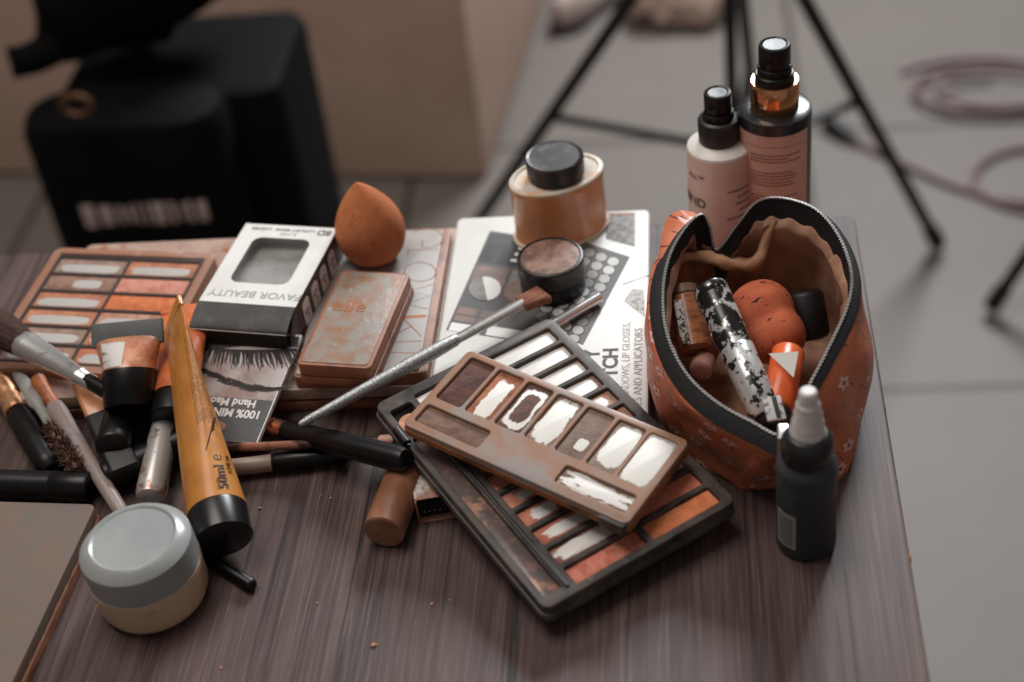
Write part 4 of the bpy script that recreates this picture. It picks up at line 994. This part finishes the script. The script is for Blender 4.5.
# keep the shell from crossing inside the bulge
def fold(i, t):
    k = i / MS
    f = .0022 * math.sin(k * 1.9 + 4 * t) * math.sin(t * PI) + .0016 * noise.noise(Vector((k * 1.3, t * 3, 0)))
    # two pressed creases at the right front and the front seam
    for kc, a, w in ((1.0, -.0045, .28), (19.4, -.0032, .22), (2.4, .003, .5), (17.6, -.002, .5)):
        dk = min(abs(k - kc), 20 - abs(k - kc)); f += a * math.exp(-(dk / w) ** 2) * math.sin(t * PI)
    return f
def shell_ring(t):
    out = []
    for i in range(NN):
        a, m, b = bas[i], mid[i], shell_top[i]
        # quadratic through base, mid (t=.5), top
        p = a * (2 * (t - .5) * (t - 1)) + m * (4 * t * (1 - t)) + b * (2 * t * (t - .5))
        out.append(outw(p, fold(i, t)) if t > 0 else p)
    return out
SR = 18
rings = [shell_ring(k / SR) for k in range(SR + 1)] + [shell_edge]
per = [0]
for i in range(NN): per.append(per[-1] + (mid[(i + 1) % NN] - mid[i]).length)
def flower_material():
    m = mat('coral_flowered_leatherette', (206, 120, 86), .42, col2=(188, 102, 70), scale=35, lo=.42, hi=.62, bump=.3, bscale=160)
    N, L = nt(m); b = N['Principled BSDF']; base = b.inputs['Base Color'].links[0].from_socket
    uv = N.new('ShaderNodeUVMap'); uv.uv_map = 'UVMap'
    def ma(op, a, c=None, d=None):
        n = N.new('ShaderNodeMath'); n.operation = op
        for i, v in enumerate((a, c, d)):
            if v is None: continue
            if isinstance(v, (int, float)): n.inputs[i].default_value = v
            else: L.new(v, n.inputs[i])
        return n.outputs[0]
    def mapr(v, a, z):
        n = N.new('ShaderNodeMapRange'); n.inputs['From Min'].default_value = a; n.inputs['From Max'].default_value = z; L.new(v, n.inputs['Value']); return n.outputs[0]
    def over(prev, f, c):
        mx = N.new('ShaderNodeMix'); mx.data_type = 'RGBA'; L.new(f, mx.inputs['Factor']); L.new(prev, mx.inputs['A']); mx.inputs['B'].default_value = C3(c); return mx.outputs['Result']
    for sc_, seed, c1, c2, rad in ((48, 0, (236, 186, 176), (120, 50, 50), .25), (66, 7.3, (112, 62, 54), (226, 180, 160), .15)):
        mp = N.new('ShaderNodeMapping'); mp.inputs['Scale'].default_value = (sc_, sc_, sc_); mp.inputs['Location'].default_value = (seed, seed * .7, 0); L.new(uv.outputs[0], mp.inputs[0])
        vo = N.new('ShaderNodeTexVoronoi'); vo.voronoi_dimensions = '2D'; vo.inputs['Scale'].default_value = 1; vo.inputs['Randomness'].default_value = .75; L.new(mp.outputs[0], vo.inputs['Vector'])
        sb_ = N.new('ShaderNodeVectorMath'); sb_.operation = 'SUBTRACT'; L.new(mp.outputs[0], sb_.inputs[0]); L.new(vo.outputs['Position'], sb_.inputs[1])
        s = N.new('ShaderNodeSeparateXYZ'); L.new(sb_.outputs[0], s.inputs[0])
        an = ma('ARCTAN2', s.outputs[1], s.outputs[0]); pet = ma('ADD', ma('MULTIPLY', ma('COSINE', ma('MULTIPLY', an, 5)), .22), .78)
        d = ma('DIVIDE', vo.outputs['Distance'], ma('MULTIPLY', pet, rad))
        sr = N.new('ShaderNodeSeparateColor'); L.new(vo.outputs['Color'], sr.inputs[0]); on = mapr(sr.outputs[0], .66, .64)
        base = over(base, ma('MULTIPLY', mapr(d, 1.05, .95), on), c1)
        base = over(base, ma('MULTIPLY', mapr(d, .42, .32), on), c2)
        # leaf stem beside each flower
        lf_ = ma('MULTIPLY', mapr(ma('ABSOLUTE', ma('ADD', s.outputs[0], ma('MULTIPLY', s.outputs[1], .5))), .035, .02), ma('MULTIPLY', mapr(s.outputs[1], -.55, -.5), mapr(s.outputs[1], -.20, -.24)))
        base = over(base, ma('MULTIPLY', lf_, on), (104, 62, 50))
    L.new(base, b.inputs['Base Color']); return m
pouch = thing('makeup_pouch', 'open coral flowered makeup pouch with a black zipper', 'makeup bag', Tm(0, 0, 0))
bm = BM(); V = loft(bm, rings, cap=False); bm.faces.new(V[0][::-1])
uvl = bm.loops.layers.uv.new('UVMap'); idx = {}
for k, rg in enumerate(V):
    for i, v in enumerate(rg): idx[v] = (i, k)
for f in bm.faces:
    ii = [idx[l.vert][0] for l in f.loops]; wrapn = max(ii) - min(ii) > NN / 2
    for l in f.loops:
        i, k = idx[l.vert]; i2 = i + NN if wrapn and i < NN / 2 else i
        u = per[i2] if i2 <= NN else per[-1]
        l[uvl].uv = (u, k / SR * .085)
shell = obj('shell', bm, flower_material(), pouch, ang=1.4)
TAPE = mat('black_zip_tape', (22, 21, 23), .7, bump=.6, bscale=900); 
# tape outside and inside, zipper chain
def off_ring(amt, dz): return [outw(rim[i], amt) + Vector((0, 0, dz)) for i in range(NN)]
to = [shell_edge[i] + (rim[i] - shell_edge[i]) * -.12 + Vector((0, 0, .0002)) for i in range(NN)]
to = [outw(p, .0009) for p in to]
tm_ = [outw(rim[i], tw[i] * .42) - Vector((0, 0, tw[i] * .20)) for i in range(NN)]
ti = [outw(rim[i], -.0002) for i in range(NN)]
iw = []
for i in range(NN):
    k = i / MS; w = .008
    if 5 <= k <= 9.4: w = .013
    if 9.4 < k < 12.6: w = .020
    if 2 <= k < 5: w = .010
    iw.append(w + .0012 * math.sin(i * 1.15))
tin = [outw(rim[i], -.0022) - Vector((0, 0, iw[i])) for i in range(NN)]
tin2 = [outw(rim[i], -.0012) - Vector((0, 0, iw[i] * .5)) for i in range(NN)]
bm = BM(); loft(bm, [to, tm_, ti, tin2, tin], cap=False); obj('zipper_tape', bm, TAPE, pouch, ang=1.4)
bm = BM(); cum = 0; step = .0011; last = 0
dens = []
for i in range(NN):
    a, b = rim[i], rim[(i + 1) % NN]; L_seg = (b - a).length; t = last
    while t < L_seg: dens.append((a.lerp(b, t / L_seg), (b - a).normalized())); t += step
    last = t - L_seg
for j, (p, d) in enumerate(dens):
    q = outw(p, .0002 if j % 2 else -.0002) + Vector((0, 0, .0007)); s = Vector((d.y, -d.x, 0)).normalized()
    M = Matrix((d, s, d.cross(s))).transposed().to_4x4(); M.translation = q
    bmesh.ops.create_cube(bm, size=1, matrix=M @ Matrix.Diagonal((.0006, .0015, .0008, 1)))
tag(obj('zipper_teeth', bm, mat('gunmetal_teeth', (132, 130, 126), .4, .5), pouch, smooth=False), kind='stuff')
p0 = rim[0]; 
M, Ln = axis(p0 + Vector((-.001, -.002, .002)), P(783, 412, .060))
bm = BM(); slab(bm, -.0030, -.0012, .0030, .0012, -.003, .007, r=.001); obj('zipper_slider', bm, mat('pale_metal', (196, 190, 186), .3, .9), pouch, M=M)
M2, Ln2 = axis(p0 + Vector((-.0015, -.0045, .001)), p0 + Vector((-.003, -.010, -.012)))
obj('zipper_pull', S_(-.0024, -.0005, .0024, .0005, 0, Ln2, r=.0006), mat('dull_metal', (150, 130, 118), .35, .8), pouch, M=M2)
# lining
LIN = mat('stained_peach_lining', (186, 144, 120), .6, col2=(150, 108, 86), scale=28, lo=.42, hi=.6, col3=(206, 164, 126), scale3=50, lo3=.58, hi3=.7, bump=.6, bscale=60)
def lin_ring(t):
    out = []
    for i in range(NN):
        a = bas[i]; b = tin[i] + Vector((0, 0, .002)); mm = outw(mid[i], -.003)
        p = a * (2 * (t - .5) * (t - 1)) + mm * (4 * t * (1 - t)) + b * (2 * t * (t - .5))
        q = outw(p, -.0045 + .9 * fold(i, t) + .0015 * noise.noise(Vector((i * .25, t * 5, 3)))) if t < 1 else outw(b, .0006); 
        if t == 0: q = outw(a, -.006)
        q.z = max(q.z, T + .0022); out.append(q)
    return out
bm = BM(); V = loft(bm, [lin_ring(k / 14) for k in range(15)], cap=False); bm.faces.new(V[0]); obj('lining', bm, LIN, pouch, ang=1.4)
# folded seam ridge of the lining, back wall
bm = BM(); tube(bm, cr([tuple(P(*q)) for q in ((672, 262, .060), (690, 256, .058), (712, 258, .057), (738, 264, .055), (757, 262, .058), (766, 240, .068), (776, 218, .080))], 6), [.002 + .0022 * math.sin(min(1, k / 36) * PI) for k in range(37)], 14)
o = obj('lining_seam', bm, mat('ochre_lining_fold', (176, 132, 98), .6, col2=(140, 96, 70), scale=50), pouch); jitter(o, .0012, 180)

# contents of the pouch
sm = mat('coral_sponge', (206, 110, 76), .92, col2=(184, 92, 62), scale=45, lo=.45, hi=.62, col3=(60, 42, 40), scale3=120, lo3=.59, hi3=.63, bump=.5, bscale=900, stretch=(1, 1, 2.2))
bm = BM(); rings2 = []; Lz = .052
prof = []
for k in range(27):
    z = Lz * k / 26
    r = max(math.sqrt(max(0, .0185 ** 2 - (z - .0185) ** 2)), math.sqrt(max(0, .0165 ** 2 - (z - .0355) ** 2)))
    prof.append([r, z])
for _ in range(3): prof = [prof[0]] + [[(prof[i - 1][0] + 2 * prof[i][0] + prof[i + 1][0]) / 4, prof[i][1]] for i in range(1, len(prof) - 1)] + [prof[-1]]
prof[0][0] = .002; prof[-1][0] = .002
lathe(bm, [tuple(p) for p in prof], seg=48)
A = P(746, 287, .052); B = P(780, 343, .040); M, Ln = axis(A, B); M.translation = A
tag(obj('makeup_sponge', bm, sm, M=M), 'smudged hourglass shaped coral sponge inside the pouch', 'makeup sponge')
A = P(709, 286, .070); B = P(766, 416, .040)
WORNB = mat('black_paint_rubbed_silver', (30, 29, 30), .28, .3, col2=(198, 198, 196), scale=150, lo=.51, hi=.55, coat=.3)
WORN2 = mat('silver_with_black_flecks', (196, 197, 196), .3, .4, col2=(30, 29, 30), scale=170, lo=.53, hi=.56, coat=.3)
stick('mascara_tube', 'black mascara tube with paint rubbed to silver inside the pouch', 'mascara', A, B,
      [('cap', WORNB, [(0, .0072), (.012, .0090), (.03, .0095), (.08, .0095), (.085, .0092), (.09, .0096), (.50, .0090)]),
       ('body', WORN2, [(.49, .0086), (.50, .0092), (.97, .0088), (1.0, .0072)])])
A = P(789, 350, .046); B = P(772, 432, .036)
stick('cosmetic_tube', 'bright orange tube standing in the pouch below the coral sponge', 'cosmetic tube', A, B, [('body', mat('bright_orange', (232, 110, 58), .3, col2=(214, 96, 50), scale=30), rod(0, .75, .0088, .04)), ('cap', BLACK, rod(.74, 1.0, .0092, .05))])
A = P(683, 288, .054); B = P(696, 352, .035)
bt = stick('sample_bottle', 'small amber bottle with a worn white label inside the pouch', 'bottle', A, B,
      [('cap', mat('grey_brown_cap', (120, 90, 74), .4), rod(-.02, .16, .0082, .03)), ('body', mat('amber_body', (160, 100, 62), .3, col2=(120, 74, 50), scale=160, stretch=(1, 1, 3), coat=.4), rod(.14, 1.0, .0094, .04))])
obj('label_strip', S_(-.0080, .0068, -.0030, .0090, .010, .036, r=.0008, c=.0002), mat('scratched_white', (206, 202, 198), .5, col2=(70, 60, 56), scale=300, lo=.52, hi=.56), bt)
q = [P(769, 354, .055), P(799, 352, .060), P(794, 378, .054)]
c = sum(q, Vector()) / 3; M, _, _ = frame3(q[0], q[2], q[1]); inv = M.inverted()
tag(obj('folded_wipe', poly([tuple((inv @ p)[:2]) for p in (q[0], q[2], q[1])], 0, .0006), mat('pale_paper', (206, 200, 194), .6), M=M, smooth=False), 'folded corner of white paper between sponge and orange tube', 'paper')
M, Ln = axis(P(771, 397, .058), P(777, 420, .054))
lc = thing('sample_sachet', 'small white sachet with black bar by the zipper slider', 'sachet', M)
obj('sachet_body', S_(-.0048, -.0008, .0048, .0008, 0, Ln, r=.0008, c=.0002), mat('scratched_sachet', (200, 198, 194), .5, col2=(110, 106, 102), scale=260, lo=.5, hi=.58), lc)
obj('black_bar', S_(.0000, .0004, .0024, .0012, .0005, Ln - .0005, r=.0004, c=.0001), INK, lc)
A = P(803, 290, .052); B = P(812, 340, .030)
stick('round_cap', 'round black cap deep in the pouch right of the sponge', 'cap', A, B, [('cap_body', mat('soft_black', (18, 17, 18), .5), rod(0, 1, .0105, .12))])
A = P(716, 330, .030); B = P(700, 372, .030)
stick('lip_gloss_tube', 'reddish lip gloss tube deep in the pouch by the mascara', 'lip gloss', A, B, [('body', mat('reddish_gloss', (130, 74, 60), .25, coat=.5), rod(0, .7, .0062, .04)), ('cap', mat('rosy_cap', (176, 130, 120), .35), rod(.68, 1, .0064, .04))])

# ------------------------------------------------------------------ background
BF = mat('brown_sofa_cloth', (178, 150, 136), .85, col2=(166, 138, 122), scale=6, lo=.35, hi=.65, bump=.4, bscale=120)
fx = G(487, 178).x; fy = G(487, 178).y
sofa = thing('couch', 'lowered backless brown cloth daybed standing on the tiles behind the table', 'sofa', Tm(fx, fy - .01, 0) @ Matrix.Rotation(math.radians(-6), 4, 'Z'))  # sofa with unseen back and arms left off so light reaches the floor
def rbox(x0, y0, x1, y1, z0, z1, r): return S_(x0, y0, x1, y1, z0, z1, r=r, c=r * .5, n=6)
obj('base', rbox(-1.9, 0, 0, .86, .004, .40, .012), BF, sofa)
for k in range(2): obj('seat_cushion', rbox(-1.88 + .94 * k, .01, -.955 + .94 * k, .84, .395, .47, .025), BF, sofa)
for x, y in ((-1.82, .08), (-.08, .08), (-1.82, .78), (-.08, .78)): obj('foot', rbox(x - .03, y - .03, x + .03, y + .03, 0, .03, .004), DARKMET, sofa)

# black bag
BBK = mat('black_nylon', (5, 5, 6), .75, spec=.12, col2=(12, 11, 12), scale=9, lo=.4, hi=.65, bump=.3, bscale=400)
Yb = 1.44
lx = PY(78, 190, Yb).x; rx = PY(282, 110, Yb).x; tz = PY(250, 92, Yb).z
bag = thing('backpack', 'bulky black backpack with a pale lettered strip behind the table', 'bag', Tm(lx, Yb, 0))
Wg = rx - lx
o = obj('body', rbox(0, 0, Wg, .19, .0, tz, .03), BBK, bag); 
pz = PY(200, 118, Yb - .07).z
obj('front_pocket', rbox(-.02, -.075, Wg * .80, .02, .02, pz, .045), BBK, bag)
obj('side_pocket', rbox(Wg - .03, .03, Wg + .018, .15, .02, tz * .5, .02), BBK, bag)
wz0 = PY(150, 222, Yb - .076).z; wz1 = PY(150, 206, Yb - .076).z; wx0_ = PY(82, 214, Yb - .076).x - lx; wx1_ = PY(208, 214, Yb - .076).x - lx
PALE = mat('pale_lettering', (178, 158, 150), .7)
bm = BM(); rnd = random.Random(11); x_ = wx0_; zc_ = (wz0 + wz1) / 2
while x_ < wx1_:
    w_ = rnd.choice((.004, .006, .012, .014)); hh_ = rnd.uniform(.020, .030)
    slab(bm, x_, -.0762, min(x_ + w_, wx1_), -.0735, zc_ - hh_ / 2, zc_ + hh_ / 2, r=.001, c=.0003); x_ += w_ + rnd.uniform(.003, .006)
obj('lettering', bm, PALE, bag)
bm = BM()
c = PY(75, 108, Yb - .09); c2 = Vector((c.x - lx, -.085, c.z))
tube(bm, [tuple(c2 + Vector((.015 * math.cos(a), 0, .011 * math.sin(a)))) for a in [q * 2 * PI / 20 for q in range(21)]], .0035, 8)
obj('buckle', bm, mat('brass_ring', (96, 64, 44), .5, .4), bag)
# black garment thrown over the bag
bm = BM()
pth = [tuple(PY(*q)) for q in ((10, 52, 1.36), (42, 46, 1.37), (88, 26, 1.38), (130, 22, 1.40), (175, 20, 1.42), (215, 2, 1.45), (240, -25, 1.50))]
zz = tz + .026
def JP(px, dz, Y): v = PY(px, 40, Y); return (v.x, Y, zz + dz)
pth = [JP(2, .018, 1.45), JP(28, .020, 1.46), JP(62, .026, 1.49), JP(95, .048, 1.51), JP(140, .075, 1.53), JP(185, .080, 1.55), JP(225, .06, 1.57), JP(236, .035, 1.58)]
pp = cr(pth, 8); nR = len(pp); tube(bm, pp, [(.017 + .066 * math.sin(max(0, k / nR - .22) / .78 * PI)) for k in range(nR)], 28)
o = obj('jacket', bm, mat('black_jersey', (7, 7, 7), .9, spec=.15, bump=.4, bscale=80)); jitter(o, .010, 14, 3)
tag(o, 'black jacket heaped on top of the black backpack', 'jacket')

# light stands
SM = mat('black_stand_metal', (26, 25, 26), .35, .3); RUB = mat('rubber', (18, 18, 18), .7)
def light_stand(name, label, post, H, feet, zc):
    t = thing(name, label, 'light stand', Tm(post.x, post.y, 0), 'light stands')
    obj('post', L_([(.006, zc - .03), (.0072, zc - .02), (.0072, H + .02), (.0062, H + .02), (.0062, 1.25)], seg=20), SM, t)
    obj('collar', L_([(.02, H - .03), (.024, H - .025), (.024, H + .02), (.02, H + .025)], seg=20), SM, t)
    obj('collar', L_([(.009, zc - .02), (.012, zc - .015), (.012, zc + .015), (.009, zc + .02)], seg=20), SM, t)
    for f in feet:
        f = Vector((f.x - post.x, f.y - post.y, .012)); a = Vector((0, 0, H)); u = (f - a).normalized()
        a = a + Vector((f.x, f.y, 0)).normalized() * .006
        bm = BM(); tube(bm, [a, a.lerp(f, .985)], .0085, 12); lg_ = obj('leg', bm, SM, t)
        bm = BM(); tube(bm, [a.lerp(f, .955), a.lerp(f, 1.0)], .0115, 12); obj('rubber_foot', bm, RUB, lg_)
        j = a.lerp(f, .56); bm = BM(); tube(bm, [(0, 0, zc), j], .0058, 8); obj('brace', bm, SM, t)
    return t
post = G(733, 150, .30); H1 = .65
f1 = G(937, 250); f2 = G(452, 268); f3 = Vector((post.x + .05, post.y + .38, 0))
light_stand('light_stand', 'black light stand with splayed legs directly behind the spray bottles', post, H1, [f1, f2, f3], .30)
f4 = G(990, 315); ang = math.radians(18); post2 = f4 + Vector((.36 * math.cos(ang), .36 * math.sin(ang), 0))
ft = [f4] + [post2 + Vector((.36 * math.cos(ang + PI + s), .36 * math.sin(ang + PI + s), 0)) for s in (2.094, -2.094)]
light_stand('light_stand', 'black light stand whose one foot shows at the right edge', post2, .62, ft, .2)
# cables and plug
CAB = mat('mauve_grey_cable', (112, 88, 88), .5)
def cable(label, pts, m=7, r=.0046, closed=False):
    p = [tuple(G(*q, .006 + (.009 * i if closed else 0))) for i, q in enumerate(pts)]
    bm = BM(); tube(bm, cr(p, m), r, 8); tag(obj('power_cable', bm, CAB), label, 'cable')
coil = []
for k in range(46):
    a = -2.6 + k * .30; s = 1 - .014 * k if k < 26 else .64
    coil.append((985 + 97 * s * math.cos(a) + (14 if k > 24 else 0), 88 + 31 * s * math.sin(a)))
p = [tuple(G(*q, .005 + .0004 * i)) for i, q in enumerate(coil)]
bm = BM(); tube(bm, cr(p, 3), .0052, 8); tag(obj('power_cable', bm, CAB), 'mauve grey cable coiled in loops on the far tiles', 'cable')
cable('mauve grey cable running from the black plug to a loop at the right', [(852, 139), (874, 150), (905, 164), (940, 180), (975, 192), (1010, 200), (1050, 200), (1080, 180), (1070, 158), (1040, 148), (1005, 152), (980, 166), (974, 182), (985, 196), (1010, 206), (1045, 214)])
pa, pbb = G(826, 119, .014), G(856, 141, .010)
stick('power_plug', 'black plug lying on the tiles beside the stand leg', 'plug', pa, pbb, [('plug_body', SM, [(0, .006), (.05, .012), (.5, .013), (.8, .007), (1, .004)]), ('pin', SILVER, [(-.3, .002), (-.02, .002), (.02, .002)])])
# slipper and crumpled cloth bag at the very back
a, b = G(556, 36, .02), G(604, -6, .02)
M, Ln = axis(a, b); 
sl = thing('slipper', 'pale slipper with a dark sole on the far tiles', 'slipper', Matrix.Translation(G(556, 36, 0)) @ Matrix.Rotation(math.atan2(b.y - a.y, b.x - a.x), 4, 'Z'))
def sole(z0, z1, s):
    out = []; pts = [(0, 0), (.03, -.034 * s), (.09, -.036 * s), (.16, -.046 * s), (.22, -.040 * s), (.25, 0), (.22, .040 * s), (.16, .042 * s), (.09, .030 * s), (.03, .030 * s)]
    return cr(pts, 4, True)
pts = sole(0, 0, 1); bm = BM(); loft(bm, [[(p[0], p[1], 0) for p in pts], [(p[0], p[1], .02) for p in pts]]); obj('sole', bm, mat('dark_sole', (52, 44, 44), .7), sl)
bm = BM(); rg = []
for k in range(9):
    t = k / 8; x_ = .008 + .232 * t; w = .034 * math.sin(min(1, t * 1.6 + .25) * PI / 2) * (1 if t < .85 else .75); hh = (.045 if t < .6 else .045 * (1 - (t - .6) / .5))
    rg.append([(x_, w * math.cos(a), .018 + hh * max(0, math.sin(a))) for a in [q * PI / 8 for q in range(9)] + []] + [(x_, 0, .017)])
loft(bm, rg); obj('upper', bm, mat('pale_canvas', (176, 160, 152), .8), sl)
bm = BM(); bmesh.ops.create_icosphere(bm, subdivisions=5, radius=.1)
for v in bm.verts:
    v.co = Vector((v.co.x * .95, v.co.y * .75, max(-.02, v.co.z * .55)))
o = obj('cloth_bag', bm, mat('beige_sacking', (172, 150, 138), .85, col2=(140, 118, 108), scale=14)); jitter(o, .022, 18, 5); jitter(o, .007, 55, 9)
pc = G(678, 14); o.matrix_world = Tm(pc.x, pc.y, .035)
tag(o, 'crumpled beige cloth bag on the floor behind the light stand', 'bag')
lo_ = min(v.co.z for v in o.data.vertices); o.matrix_world.translation.z = -lo_ + .001

# ------------------------------------------------------------------ light
def area(name, loc, target, size, size_y, power, col):
    l = bpy.data.lights.new(name, 'AREA'); l.shape = 'RECTANGLE'; l.size = size; l.size_y = size_y; l.energy = power; l.color = col
    o = bpy.data.objects.new(name, l); COL.objects.link(o); o.location = loc
    d = Vector(target) - Vector(loc); o.rotation_euler = d.to_track_quat('-Z', 'Y').to_euler(); return o
area('window_light', (.6, 3.6, 2.55), (-.1, .7, .75), 1.1, .8, 115, (.93, .97, 1))
area('overhead_fill', (-.7, 1.0, 2.75), (-.35, 1.4, .3), 1.1, 1.1, 28, (1, .93, .87))  # added fill from above, brightens the sofa front and the floor before it
w = bpy.data.worlds.new('world'); sc.world = w; w.use_nodes = True
w.node_tree.nodes['Background'].inputs[0].default_value = (1, .93, .89, 1); w.node_tree.nodes['Background'].inputs[1].default_value = .18
sc.view_settings.view_transform = 'Standard'; sc.view_settings.look = 'None'; sc.view_settings.gamma = 1; sc.view_settings.use_curve_mapping = False
sc.view_settings.exposure = 0
